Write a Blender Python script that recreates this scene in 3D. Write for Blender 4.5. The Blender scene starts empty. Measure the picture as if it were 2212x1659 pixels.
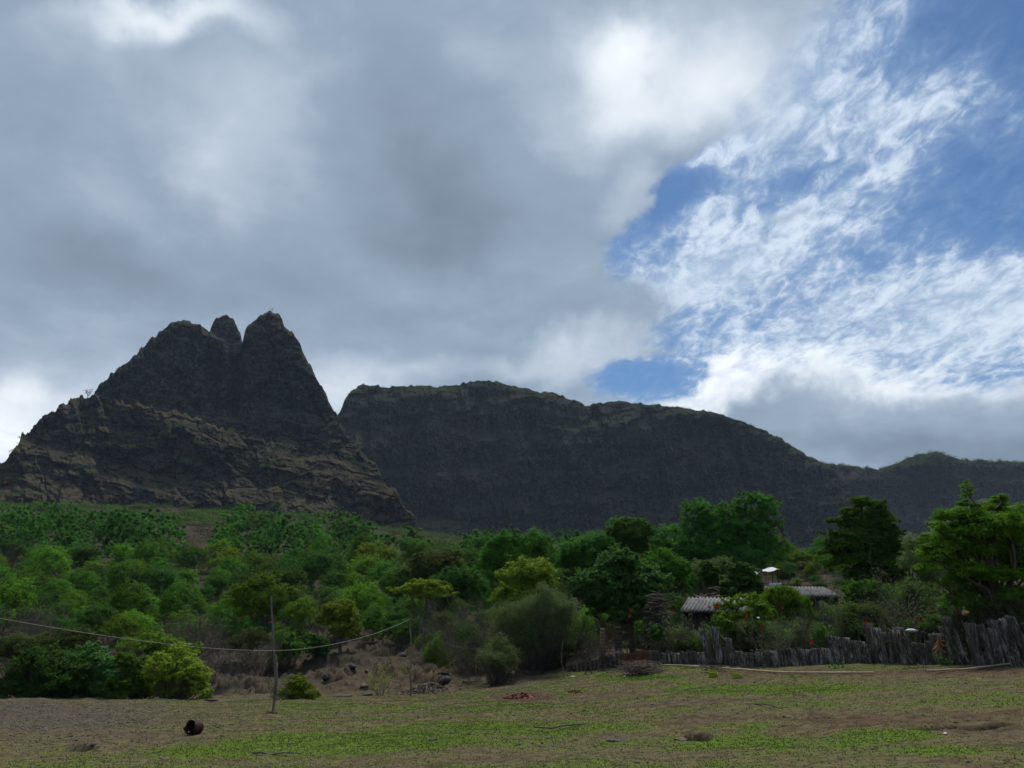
import bpy, math, random
import numpy as np
R = math.radians
random.seed(7)
rng = np.random.default_rng(11)
scene = bpy.context.scene

# ------------------------------------------------------------------ camera
PITCH = R(15.0)
cam_d = bpy.data.cameras.new('camera'); cam = bpy.data.objects.new('camera', cam_d)
scene.collection.objects.link(cam); scene.camera = cam
cam.location = (0, 0, 0); cam.rotation_euler = (R(90) + PITCH, 0, 0)
cam_d.sensor_width = 36.0; cam_d.lens = 36.0 * 1671 / 2212
cam_d.clip_start = 0.1; cam_d.clip_end = 20000
scene.view_settings.view_transform = 'Standard'; scene.view_settings.look = 'None'
scene.view_settings.exposure = 0.45; scene.view_settings.gamma = 1.0
scene.cycles.max_bounces = 5; scene.cycles.diffuse_bounces = 3; scene.cycles.transmission_bounces = 3
scene.cycles.transparent_max_bounces = 8; scene.cycles.volume_bounces = 0
scene.cycles.use_denoising = True

SP, CP = math.sin(PITCH), math.cos(PITCH)
def sl(v):
    "tangent of the elevation of a picture row (rows counted on a 2212 x 1659 sheet), for a column in the middle"
    y = (829.5 - np.asarray(v, float)) / 1671
    return (SP + y * CP) / (CP - y * SP)
def at(u, v, D):
    "world point D metres ahead in the direction of (u, v)"
    x = (np.asarray(u, float) - 1106) / 1671; y = (829.5 - np.asarray(v, float)) / 1671
    Yd = CP - y * SP
    return D * x / Yd, D + 0 * x, D * (SP + y * CP) / Yd
def azel(u, v):
    X, Y, Z = at(u, v, 1.0)
    return float(np.arctan2(X, Y)), float(np.arctan2(Z, np.hypot(X, Y)))

# ------------------------------------------------------------------ world
SUN_EL, SUN_AZ = R(56), R(8)       # azimuth clockwise from +Y
world = bpy.data.worlds.new('World'); scene.world = world; world.use_nodes = True
wt = world.node_tree; wt.nodes.clear()
class G:
    "tiny node graph helper"
    def __init__(s, t): s.t = t
    def n(s, typ, **kw):
        nd = s.t.nodes.new(typ)
        for k, v in kw.items(): setattr(nd, k, v)
        return nd
    def put(s, sock, val):
        if hasattr(val, 'is_output') or isinstance(val, bpy.types.NodeSocket): s.t.links.new(val, sock)
        elif val is not None:
            if isinstance(val, (tuple, list)) and len(val) == 3 and sock.type == 'RGBA': val = (*val, 1)
            sock.default_value = val
    def m(s, op, a, b=None, c=None, clamp=False):
        nd = s.n('ShaderNodeMath', operation=op, use_clamp=clamp)
        for i, q in enumerate((a, b, c)):
            if q is not None: s.put(nd.inputs[i], q)
        return nd.outputs[0]
    def vm(s, op, a, b=None, scale=None):
        nd = s.n('ShaderNodeVectorMath', operation=op)
        s.put(nd.inputs[0], a)
        if b is not None: s.put(nd.inputs[1], b)
        if scale is not None: s.put(nd.inputs['Scale'], scale)
        return nd.outputs['Value'] if op in ('LENGTH', 'DOT_PRODUCT') else nd.outputs[0]
    def noise(s, vec, scale, detail=4, rough=.55, dist=0.0, color=False, lac=2.0):
        nd = s.n('ShaderNodeTexNoise'); s.put(nd.inputs['Vector'], vec)
        nd.inputs['Scale'].default_value = scale; nd.inputs['Detail'].default_value = detail
        nd.inputs['Roughness'].default_value = rough; nd.inputs['Distortion'].default_value = dist
        nd.inputs['Lacunarity'].default_value = lac
        return nd.outputs['Color'] if color else nd.outputs['Fac']
    def mr(s, v, a, b, c=0.0, d=1.0, smooth=True):
        nd = s.n('ShaderNodeMapRange', interpolation_type='SMOOTHSTEP' if smooth else 'LINEAR')
        for i, q in enumerate((v, a, b, c, d)): s.put(nd.inputs[i], q)
        return nd.outputs[0]
    def mapping(s, vec, loc=(0, 0, 0), rot=(0, 0, 0), scale=(1, 1, 1), typ='POINT'):
        nd = s.n('ShaderNodeMapping', vector_type=typ); s.put(nd.inputs[0], vec)
        nd.inputs['Location'].default_value = loc; nd.inputs['Rotation'].default_value = rot
        nd.inputs['Scale'].default_value = scale
        return nd.outputs[0]
    def mix(s, f, a, b, blend='MIX'):
        nd = s.n('ShaderNodeMix', data_type='RGBA', blend_type=blend)
        s.put(nd.inputs[0], f); s.put(nd.inputs[6], a); s.put(nd.inputs[7], b)
        return nd.outputs[2]
    def ramp(s, f, stops):
        nd = s.n('ShaderNodeValToRGB'); e = nd.color_ramp.elements
        while len(e) > 1: e.remove(e[-1])
        for i, (p, c) in enumerate(stops):
            el = e[0] if i == 0 else e.new(p)
            el.position = p; el.color = (*c, 1)
        s.put(nd.inputs[0], f)
        return nd.outputs[0]

g = G(wt)
STR = 0.12
sky = g.n('ShaderNodeTexSky', sky_type='NISHITA'); sky.sun_disc = False
sky.sun_elevation = SUN_EL; sky.sun_rotation = SUN_AZ; sky.altitude = 300
sky.air_density = 1.0; sky.dust_density = 0.6; sky.ozone_density = 2.0
d3 = g.n('ShaderNodeTexCoord').outputs['Generated']
sx = g.n('ShaderNodeSeparateXYZ'); wt.links.new(d3, sx.inputs[0])
dx, dy, dz = sx.outputs
az = g.m('ARCTAN2', dx, dy)
el = g.m('ARCSINE', g.m('MINIMUM', g.m('MAXIMUM', dz, -1.0), 1.0))
cb = g.n('ShaderNodeCombineXYZ'); g.put(cb.inputs[0], az); g.put(cb.inputs[1], el)
p0 = cb.outputs[0]
# cloud deck coordinates (a flat layer overhead seen in perspective)
den = g.m('ADD', g.m('MAXIMUM', dz, 0.0), 0.16)
cp_ = g.n('ShaderNodeCombineXYZ'); g.put(cp_.inputs[0], g.m('DIVIDE', dx, den)); g.put(cp_.inputs[1], g.m('DIVIDE', dy, den))
deck = cp_.outputs[0]
w1 = g.vm('SUBTRACT', g.noise(d3, 2.6, 4, .55, color=True), (.5, .5, .5))
w2 = g.vm('SUBTRACT', g.noise(d3, 9.0, 5, .6, color=True), (.5, .5, .5))
pw = g.vm('ADD', p0, g.vm('ADD', g.vm('SCALE', w1, scale=.26), g.vm('SCALE', w2, scale=.10)))
pw = g.vm('MULTIPLY', pw, (1, 1, 0))
pwf = g.vm('MULTIPLY', g.vm('ADD', p0, g.vm('SCALE', w2, scale=.05)), (1, 1, 0))
def blob(src, u, v, ru, rv, w, rot=0, edge=0.0):
    a, e = azel(u, v)
    mp = g.mapping(src, (a, e, 0), (0, 0, R(-rot)), (ru / 1671, rv / 1671, 1), 'TEXTURE')
    return g.mr(g.vm('LENGTH', mp), 1.0, edge, 0.0, w)
def blobs(src, lst):
    acc = None
    for b in lst:
        o = blob(src, *b)
        acc = o if acc is None else g.m('ADD', acc, o)
    return acc
# thick cloud deck: everywhere but the opening at the right and the small gap over the massif
holes = blobs(pw, [   # u, v, ru, rv, weight, rotation(picture-clockwise positive), edge
    (2330, 150, 760, 560, 1.5, 10, .45),
    (1700, 400, 480, 120, 1.3, -14, .45),
    (1480, 560, 260, 130, 1.0, -10, .4),
    (1800, 640, 560, 150, 1.1, -12, .4), (1950, 740, 560, 140, 1.0, -5, .3),
])
holes2 = blobs(pwf, [(1395, 818, 170, 62, 1.5, 0, .35)])
rmap = g.mapping(deck, rot=(0, 0, R(24)), scale=(1.0, .55, 1))
rip = g.noise(rmap, 9.0, 8, .62, .7)
rip2 = g.noise(g.mapping(deck, rot=(0, 0, R(-20)), scale=(1, .6, 1)), 30.0, 5, .62, .5)
ripf = g.noise(deck, 3.2, 5, .6, .6)
covA = g.m('SUBTRACT', g.m('SUBTRACT', 1.0, holes), holes2)
covA = g.m('ADD', covA, g.m('MULTIPLY', g.m('SUBTRACT', ripf, .5), 1.0))
covA = g.m('ADD', covA, g.m('MULTIPLY', g.m('SUBTRACT', rip, .5), .75))
covA = g.m('ADD', covA, g.m('MULTIPLY', g.m('SUBTRACT', rip2, .5), .35))
covA = g.mr(covA, .0, .95)
# thin rippled layer seen through the opening
thin = blobs(pwf, [
    (1640, 520, 420, 170, .50, -12, .1), (1480, 620, 260, 80, .45, -8, .1), (1960, 250, 420, 150, .42, -14, .0),
    (1900, 720, 640, 200, .48, -6, .2), (1650, 200, 330, 200, .55, -30, .1), (2150, 660, 260, 110, .3, -10, .1),
    (2260, 0, 380, 230, -.60, 0, .1), (1450, 420, 180, 56, -.66, -10, .3), (1800, 372, 330, 45, -.34, -12, .2), (1395, 818, 150, 50, -.5, 0, .4), (1750, 120, 420, 200, .22, -20, 0), (2150, 400, 260, 110, -.30, -8, .1), (2180, 500, 140, 60, -.3, 0, .1),
])
covB = g.m('ADD', g.m('ADD', .57, thin), g.m('ADD', g.m('MULTIPLY', g.m('SUBTRACT', rip, .5), 1.15), g.m('MULTIPLY', g.m('SUBTRACT', rip2, .5), 1.1)))
covB = g.mr(covB, .0, 1.25)
lum_b = blobs(pw, [
    (1500, 130, 480, 250, .34, 8, 0), (1340, 70, 200, 130, .22, 0, 0), (1560, 230, 300, 130, .12, -10, 0), (1330, 220, 200, 120, .12, 0, 0),
    (530, 250, 260, 190, .15, 0, 0), (330, 20, 320, 70, .34, -8, 0), (170, 60, 240, 120, .10, 0, 0),
    (1060, 90, 160, 90, .07, 0, 0),
    (1000, 400, 520, 300, -.13, 20, 0), (960, 440, 260, 180, -.08, 0, 0), (230, 560, 400, 150, -.16, 0, 0), (700, 560, 300, 90, -.04, 10, 0), (60, 130, 190, 260, -.03, 0, 0),
    (0, 930, 260, 150, .44, -20, 0), (140, 880, 300, 160, .14, 0, 0), (760, 850, 240, 130, .30, 0, 0),
    (1150, 790, 380, 60, .22, -8, 0), (1250, 740, 300, 60, .08, 0, 0), (1050, 690, 500, 40, -.06, 0, 0),
    (1560, 850, 260, 100, .40, 0, 0), (1800, 830, 560, 90, .38, 0, 0), (2000, 800, 500, 80, .18, 0, 0), (2080, 985, 520, 80, -.24, 0, 0), (1900, 860, 420, 50, .12, 0, 0),
    (1380, 420, 130, 90, .16, 0, 0), (480, 300, 160, 90, .10, 20, 0), (720, 150, 200, 60, .06, -20, 0), (900, 520, 300, 120, -.06, 0, 0), (180, 330, 260, 80, .05, 10, 0), (450, 700, 500, 60, .05, -5, 0),
])
big = g.noise(d3, 3.2, 6, .55, .4)
med = g.noise(deck, 2.4, 6, .55, .3)
lum = g.m('ADD', g.m('ADD', .40, lum_b), g.m('ADD', g.m('MULTIPLY', g.m('SUBTRACT', big, .5), .30),
          g.m('ADD', g.m('MULTIPLY', g.m('SUBTRACT', med, .5), .22), g.m('MULTIPLY', g.m('SUBTRACT', g.noise(deck, 7.0, 7, .62, .5), .5), .12))))
ccol = g.ramp(lum, [(.0, (.10, .13, .165)), (.22, (.155, .205, .262)), (.40, (.225, .290, .370)), (.58, (.37, .435, .52)), (.78, (.62, .67, .72)), (1, (.82, .85, .88))])
tcol = g.mix(g.mr(covB, .3, 1.0), (.20, .30, .47), g.mix(g.mr(g.m('ADD', g.m('MULTIPLY', rip, .6), g.m('MULTIPLY', rip2, .4)), .40, .62), (.30, .39, .52), (.52, .60, .70)))
skyc = g.mix(1.0, g.vm('SCALE', sky.outputs[0], scale=STR), (.245, .365, .475), 'MULTIPLY')
col = g.mix(covB, skyc, tcol)
col = g.mix(covA, col, ccol)
bg = g.n('ShaderNodeBackground'); bg.inputs[1].default_value = STR
wt.links.new(g.vm('SCALE', col, scale=1.0 / STR), bg.inputs[0])
wo = g.n('ShaderNodeOutputWorld'); wt.links.new(bg.outputs[0], wo.inputs[0])

# ------------------------------------------------------------------ sun (behind the cloud deck)
sd = bpy.data.lights.new('sun', 'SUN'); sun = bpy.data.objects.new('sun', sd); scene.collection.objects.link(sun)
sd.energy = 3.3; sd.angle = R(9); sd.color = (1, .95, .88)
sun.rotation_euler = (R(90) - SUN_EL, 0, math.pi - SUN_AZ)   # points down, away from azimuth SUN_AZ
sun.location = (0, 0, 300)

# ------------------------------------------------------------------ numpy noise
def _h(ix, iy, iz, seed):
    n = (ix.astype(np.int64) * 374761393 + iy.astype(np.int64) * 668265263 + iz.astype(np.int64) * 2147483647 + seed * 1274126177) & 0xFFFFFFFF
    n = ((n ^ (n >> 13)) * 1274126177) & 0xFFFFFFFF
    n = ((n ^ (n >> 16)) * 2246822519) & 0xFFFFFFFF
    return (n ^ (n >> 15)) & 0xFFFFFFFF
def pn(x, y, z=0.0, seed=0):
    "value noise in -1..1"
    x, y, z = np.broadcast_arrays(np.asarray(x, float), np.asarray(y, float), np.asarray(z, float))
    ix, iy, iz = np.floor(x), np.floor(y), np.floor(z)
    fx, fy, fz = x - ix, y - iy, z - iz
    q = lambda t: t * t * t * (t * (t * 6 - 15) + 10)
    fx, fy, fz = q(fx), q(fy), q(fz)
    r = 0
    for a in (0, 1):
        for b in (0, 1):
            for c in (0, 1):
                if c == 1 and not np.any(fz): continue
                w = (fx if a else 1 - fx) * (fy if b else 1 - fy) * (fz if c else 1 - fz)
                r = r + w * (_h(ix + a, iy + b, iz + c, seed) / 2147483648.0 - 1)
    return r
def fbm(x, y, z=0.0, o=5, seed=0, gain=.5, ridge=False):
    a, s, f = 1.0, 0, 1.0; t = 0
    for k in range(o):
        n = pn(np.asarray(x) * f + 13.7 * k, np.asarray(y) * f - 7.1 * k, np.asarray(z) * f, seed + k)
        if ridge: n = 1 - 2 * np.abs(n)
        s = s + a * n; t += a; a *= gain; f *= 2.03
    return s / t
def vor(x, y, seed=0):
    "nearest-cell random value (-1..1) and F2-F1"
    x = np.asarray(x, float); y = np.asarray(y, float); ix, iy = np.floor(x), np.floor(y)
    f1 = np.full(x.shape, 9.0); f2 = f1.copy(); cv = np.zeros(x.shape)
    for a in (-1, 0, 1):
        for b in (-1, 0, 1):
            jx, jy = ix + a, iy + b; z0 = np.zeros_like(jx)
            px = jx + _h(jx, jy, z0, seed) / 4294967296.0; py = jy + _h(jx, jy, z0, seed + 7) / 4294967296.0
            d = np.hypot(px - x, py - y); rv = _h(jx, jy, z0, seed + 13) / 2147483648.0 - 1
            near = d < f1; f2 = np.where(near, f1, np.minimum(f2, d)); cv = np.where(near, rv, cv); f1 = np.where(near, d, f1)
    return cv, f2 - f1
def sm(t): t = np.clip(t, 0, 1); return t * t * (3 - 2 * t)

# ------------------------------------------------------------------ mesh helpers
def mesh_np(name, V, F, smooth=False):
    V = np.asarray(V, np.float32).reshape(-1, 3); F = np.asarray(F, np.int32)
    k = F.shape[1]
    me = bpy.data.meshes.new(name)
    me.vertices.add(len(V)); me.vertices.foreach_set('co', V.ravel())
    me.loops.add(F.size); me.loops.foreach_set('vertex_index', F.ravel())
    me.polygons.add(len(F)); me.polygons.foreach_set('loop_start', np.arange(0, F.size, k, dtype=np.int32))
    me.polygons.foreach_set('loop_total', np.full(len(F), k, np.int32))
    if smooth: me.polygons.foreach_set('use_smooth', np.ones(len(F), bool))
    me.update(); me.validate()
    return me
def link(name, me, mat=None, parent=None, kind=None):
    o = bpy.data.objects.new(name, me); scene.collection.objects.link(o)
    if mat is not None: me.materials.append(mat)
    if parent is not None: o.parent = parent
    if kind: o['kind'] = kind
    return o
def gridF(nr, nc, off=0):
    i = np.arange(nr - 1)[:, None] * nc + np.arange(nc - 1)[None, :] + off
    return np.stack([i, i + 1, i + nc + 1, i + nc], -1).reshape(-1, 4)
def new_mat(name):
    m = bpy.data.materials.new(name); m.use_nodes = True; m.node_tree.nodes.clear()
    gg = G(m.node_tree); out = gg.n('ShaderNodeOutputMaterial')
    return m, gg, out
def princ(gg, out, col, rough=.9, bump=None, bstr=.5, bdist=.05, spec=.2, metal=0.0):
    b = gg.n('ShaderNodeBsdfPrincipled')
    gg.put(b.inputs['Base Color'], col); gg.put(b.inputs['Roughness'], rough)
    b.inputs['Specular IOR Level'].default_value = spec; gg.put(b.inputs['Metallic'], metal)
    if bump is not None:
        bn = gg.n('ShaderNodeBump'); bn.inputs['Strength'].default_value = bstr; bn.inputs['Distance'].default_value = bdist
        gg.put(bn.inputs['Height'], bump); gg.t.links.new(bn.outputs[0], b.inputs['Normal'])
    gg.t.links.new(b.outputs[0], out.inputs[0])
    return b

# ------------------------------------------------------------------ terrain
TC = np.array([-500, 0, 450, 640, 900, 1100, 1250, 1400, 1800, 2212, 2700], float)
TD = np.array([2, 15, 24, 30, 35, 42, 50, 60, 80, 100, 160, 250, 400, 600, 900, 6000], float)
TZ = np.array([
 [-2.4]*11,
 [-3.2,-3.1,-3.05,-3.0,-3.0,-3.0,-2.95,-2.9,-2.75,-2.6,-2.5],
 [-3.4,-3.4,-3.4,-3.4,-3.35,-3.2,-3.1,-2.85,-2.45,-2.12,-2.1],
 [-3.85,-3.85,-3.9,-3.95,-3.85,-3.6,-3.35,-3.0,-2.6,-2.3,-2.2],
 [-4.5,-4.5,-4.5,-4.35,-4.25,-3.95,-3.5,-3.1,-2.6,-2.3,-2.2],
 [-5.2,-5.2,-5.4,-5.2,-4.9,-4.3,-3.65,-3.1,-2.4,-2.1,-2.0],
 [-5.3,-5.4,-5.3,-4.9,-4.5,-3.9,-3.3,-2.8,-1.8,-1.6,-1.5],
 [-5.0,-5.0,-4.6,-4.1,-3.6,-3.2,-2.5,-2.0,-0.8,-0.8,-0.8],
 [-3.6,-3.6,-3.2,-2.7,-2.2,-1.9,-1.0,-0.2, 0.9, 0.6, 0.5],
 [-1.6,-1.6,-1.2,-.8,-0.4,-.2, 0.3, 1.2, 2.6, 1.8, 1.6],
 [6,6,6.5,6,5.2,4.5,4,4,4.5,4,4],
 [18,18,19,18,14,11,9,8.5,8,8,8],
 [42,41,40,36,27,22,19,17,16,17,18],
 [54,54,52,46,36,32,29,26,26,28,30],
 [56,56,54,50,48,46,44,42,42,44,46],
 [60]*11], float)
tt = np.tan(R(33.5)) * 0
_tcol = (TC - 1106) / 1671 / 1.05
_gx = np.linspace(_tcol[0], _tcol[-1], 260); _gl = np.linspace(math.log(2), math.log(6000), 420)
_tab = np.array([np.interp(_gx, _tcol, row) for row in TZ])
_tab = np.array([np.interp(_gl, np.log(TD), _tab[:, i]) for i in range(260)]).T
def _blur(a, s, ax):
    k = np.exp(-.5 * (np.arange(-3 * s, 3 * s + 1) / s) ** 2); k /= k.sum()
    pad = [(0, 0), (0, 0)]; pad[ax] = (3 * s, 3 * s)
    return np.apply_along_axis(lambda r: np.convolve(r, k, 'valid'), ax, np.pad(a, pad, 'edge'))
_tab = _blur(_blur(_tab, 8, 1), 3, 0)
def gz0(x, y):
    r = np.hypot(x, y) + 1e-6
    th = np.clip(np.arctan2(x, y), R(-43), R(43))
    D = np.clip(r * np.cos(th), 2, 6000)
    fx = np.clip((np.tan(th) - _gx[0]) / (_gx[1] - _gx[0]), 0, 258.999); fl = np.clip((np.log(D) - _gl[0]) / (_gl[1] - _gl[0]), 0, 418.999)
    i = fx.astype(int); j = fl.astype(int); a = fx - i; b = fl - j
    return (_tab[j, i] * (1 - a) * (1 - b) + _tab[j, i + 1] * a * (1 - b) + _tab[j + 1, i] * (1 - a) * b + _tab[j + 1, i + 1] * a * b)
def uv_of(x, y, z):
    dep = y * CP + z * SP
    dep = np.where(np.abs(dep) < 1e-3, 1e-3, dep)
    return 1106 + 1671 * x / dep, 829.5 - 1671 * (z * CP - y * SP) / dep
def ell(u, v, cu, cv, ru, rv, rot=0.0):
    c, s = math.cos(R(rot)), math.sin(R(rot)); du, dv = u - cu, v - cv
    return sm(1.25 - np.hypot((du * c + dv * s) / ru, (-du * s + dv * c) / rv))
def wxy(u, v):
    "field spot shown at picture position (u, v): its world x, y (march along the ray)"
    D = 8.0
    for k in range(4000):
        X, Y, Z = at(u, v, D)
        if Z <= gz0(np.array([float(X)]), np.array([float(Y)]))[0]: break
        D *= 1.004
    return float(X), float(Y)
PITS = [(1505, 1590, .26, .24, .40), (2075, 1577, .85, .26, .30), (175, 1612, .3, .22, .22), (2150, 1574, .3, .18, .18)]
PITS = [(*wxy(u, v), a, b, h) for u, v, a, b, h in PITS]
def gz(x, y):
    x = np.asarray(x, float); y = np.asarray(y, float)
    z = gz0(x, y); r = np.hypot(x, y)
    near = 1 - sm((r - 40) / 30)
    z = z + near * (.19 * fbm(x / 4.6, y / 2.8, 0, 4, 3) + .055 * fbm(x / 1.6, y / .8, 0, 4, 8, .6) + .03 * fbm(x / .45, y / .3, 0, 3, 9))
    gul = sm((y - 35) / 8) * (1 - sm((y - 75) / 30)) * (1 - sm((x - 2) / 6))
    z = z + gul * (.65 * fbm(x / 5, y / 4, 0, 4, 21) + .38 * fbm(x / 1.5, y / 1.2, 0, 4, 22, ridge=True))
    # low cut banks in the gully
    z = z + gul * .35 * (sm(((z * 1.4 + fbm(x / 6, y / 6, 0, 2, 5)) % 1.0 - .7) / .3) - .5)
    far = sm((r - 80) / 160)
    z = z + far * (r / 100) * (1.0 * fbm(x / 38, y / 38, 0, 4, 31) + .35 * fbm(x / 9, y / 9, 0, 3, 33))
    for px, py, a, b, h in PITS:
        q = np.hypot((x - px) / a, (y - py) / b)
        z = z - h * sm(1.35 - q) + .035 * np.exp(-((q - 1.45) / .25) ** 2)
    return z
def gp(u, D):
    "ground point under picture column u at depth D"
    z = 0.0
    for _ in range(3):
        X = (u - 1106) / 1671 * (D * CP + z * SP)
        z = float(gz(np.array([X]), np.array([float(D)]))[0])
    return X, float(D), z

def build_ground():
    th = np.concatenate([np.linspace(-180, -40, 50)[:-1], np.linspace(-40, 40, 1000), np.linspace(40, 180, 50)[1:]])
    r = np.concatenate([[.3, 1.5, 3, 5, 7, 8.5], np.geomspace(10, 60, 430), np.geomspace(60.6, 900, 300), np.geomspace(940, 9000, 20)])
    T, Rr = np.meshgrid(np.radians(th), r)
    x, y = Rr * np.sin(T), Rr * np.cos(T); z = gz(x, y)
    V = np.stack([x, y, z], -1).reshape(-1, 3)
    me = mesh_np('ground', V, gridF(len(r), len(th)), True)
    u, v = uv_of(V[:, 0], V[:, 1], V[:, 2]); x, y = V[:, 0], V[:, 1]
    front = (y > 5)
    n1 = fbm(x / 2.3, y / 1.1, 0, 5, 41); n2 = fbm(x / .5, y / .3, 0, 3, 42); n3 = fbm(x / 6, y / 4, 0, 3, 43)
    gr = .33 + .46 * n1 + .30 * n2 + .22 * n3
    for b in [(700, 1610, 330, 26, .5), (1500, 1605, 420, 22, .32), (1650, 1490, 260, 16, .55), (950, 1590, 250, 26, .3), (1180, 1570, 240, 20, .35),
              (1930, 1590, 130, 16, .5), (420, 1625, 130, 14, .4), (700, 1525, 260, 10, .25), (2100, 1620, 140, 16, .3), (1400, 1465, 120, 8, .5), (350, 1575, 150, 8, .35)]:
        gr = gr + b[4] * ell(u, v, *b[:4])
    dirt = .05 + .5 * np.clip(n3 + .4 * n1, 0, 1)
    for b in [(1950, 1555, 420, 22, .65), (1130, 1506, 90, 12, 1.5), (1300, 1497, 130, 5, .8), (1050, 1545, 130, 10, .5), (800, 1560, 160, 12, .4), (1750, 1453, 330, 9, .9), (2110, 1450, 160, 12, .9), (520, 1560, 130, 12, .5), (1400, 1550, 250, 10, .4), (2150, 1530, 200, 25, .4), (330, 1590, 160, 16, .5)]:
        dirt = dirt + b[4] * ell(u, v, *b[:4])
    for b in [(1505, 1590, 36, 12), (2075, 1577, 70, 10), (175, 1612, 30, 9)]:
        gr = gr - 1.2 * ell(u, v, *b); dirt = dirt + .6 * ell(u, v, *b)
    gully = sm((y - 36) / 5) * (1 - sm((y - 90) / 20)) * (1 - sm((x - 3) / 5))
    gravel = (.45 + .9 * n1 + .5 * n2 + .35) * ell(u, v, 120, 1560, 380, 62) * .9 + ell(u, v, 1090, 1470, 90, 22) * .6 + ell(u, v, 40, 1540, 300, 40) * .4
    gr = gr * (1 - .75 * np.clip(gravel, 0, 1)) * (1 - .8 * gully) - .5 * np.clip(dirt - .4, 0, 1)
    C = np.stack([np.clip(gr, 0, 1), np.clip(gravel, 0, 1), np.clip(dirt * .8 + gully * .12, 0, 1), np.ones_like(gr)], -1)
    C[~front] = (.3, .3, .3, 1)
    ca = me.color_attributes.new('cover', 'FLOAT_COLOR', 'POINT'); ca.data.foreach_set('color', C.astype(np.float32).ravel())
    m, q, out = new_mat('ground')
    at_ = q.n('ShaderNodeVertexColor'); at_.layer_name = 'cover'
    sp = q.n('ShaderNodeSeparateColor'); m.node_tree.links.new(at_.outputs[0], sp.inputs[0])
    pos = q.n('ShaderNodeNewGeometry').outputs['Position']
    a = q.noise(pos, 3.0, 8, .7); b = q.noise(pos, 14, 6, .7); c = q.noise(pos, .6, 6, .6); s_ = q.noise(q.mapping(pos, scale=(.7, 2.6, 1)), 4, 8, .72)
    soil = q.mix(q.mr(a, .3, .7), (.044, .034, .022), (.116, .092, .062))
    soil = q.mix(q.m('MULTIPLY', sp.outputs[2], q.mr(c, .2, .7), clamp=True), soil, (.070, .040, .028))
    gv = q.mix(q.mr(b, .35, .7), (.036, .031, .027), (.125, .108, .092))
    soil = q.mix(q.m('MULTIPLY', sp.outputs[1], q.mr(a, .25, .6), clamp=True), soil, gv)
    dry = q.mix(q.mr(s_, .35, .65), (.062, .062, .028), (.130, .114, .060))
    grn = q.mix(q.mr(b, .3, .7), (.052, .080, .017), (.110, .155, .028))
    k = q.m('ADD', sp.outputs[0], q.m('MULTIPLY', q.m('SUBTRACT', s_, .5), 1.1))
    colr = q.mix(q.mr(k, .05, .42), soil, dry); colr = q.mix(q.mr(k, .36, .72), colr, grn)
    # far hill soil: grey brown leafless scrub floor
    dist = q.vm('LENGTH', pos)
    hill = q.ramp(q.m('ADD', q.m('MULTIPLY', q.noise(pos, .035, 8, .65), .6), q.m('MULTIPLY', q.noise(pos, .35, 8, .7), .4)), [(.38, (.030, .029, .025)), (.47, (.058, .048, .040)), (.53, (.044, .039, .030)), (.62, (.070, .058, .044))])
    colr = q.mix(q.mr(dist, 37, 58), colr, hill)
    bump = q.m('ADD', q.m('MULTIPLY', a, .6), q.m('MULTIPLY', b, .4))
    princ(q, out, colr, .95, bump, .6, .06, .0)
    o = link('ground', me, m, kind='structure')
    return V, C
GV, GC = build_ground()

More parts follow.
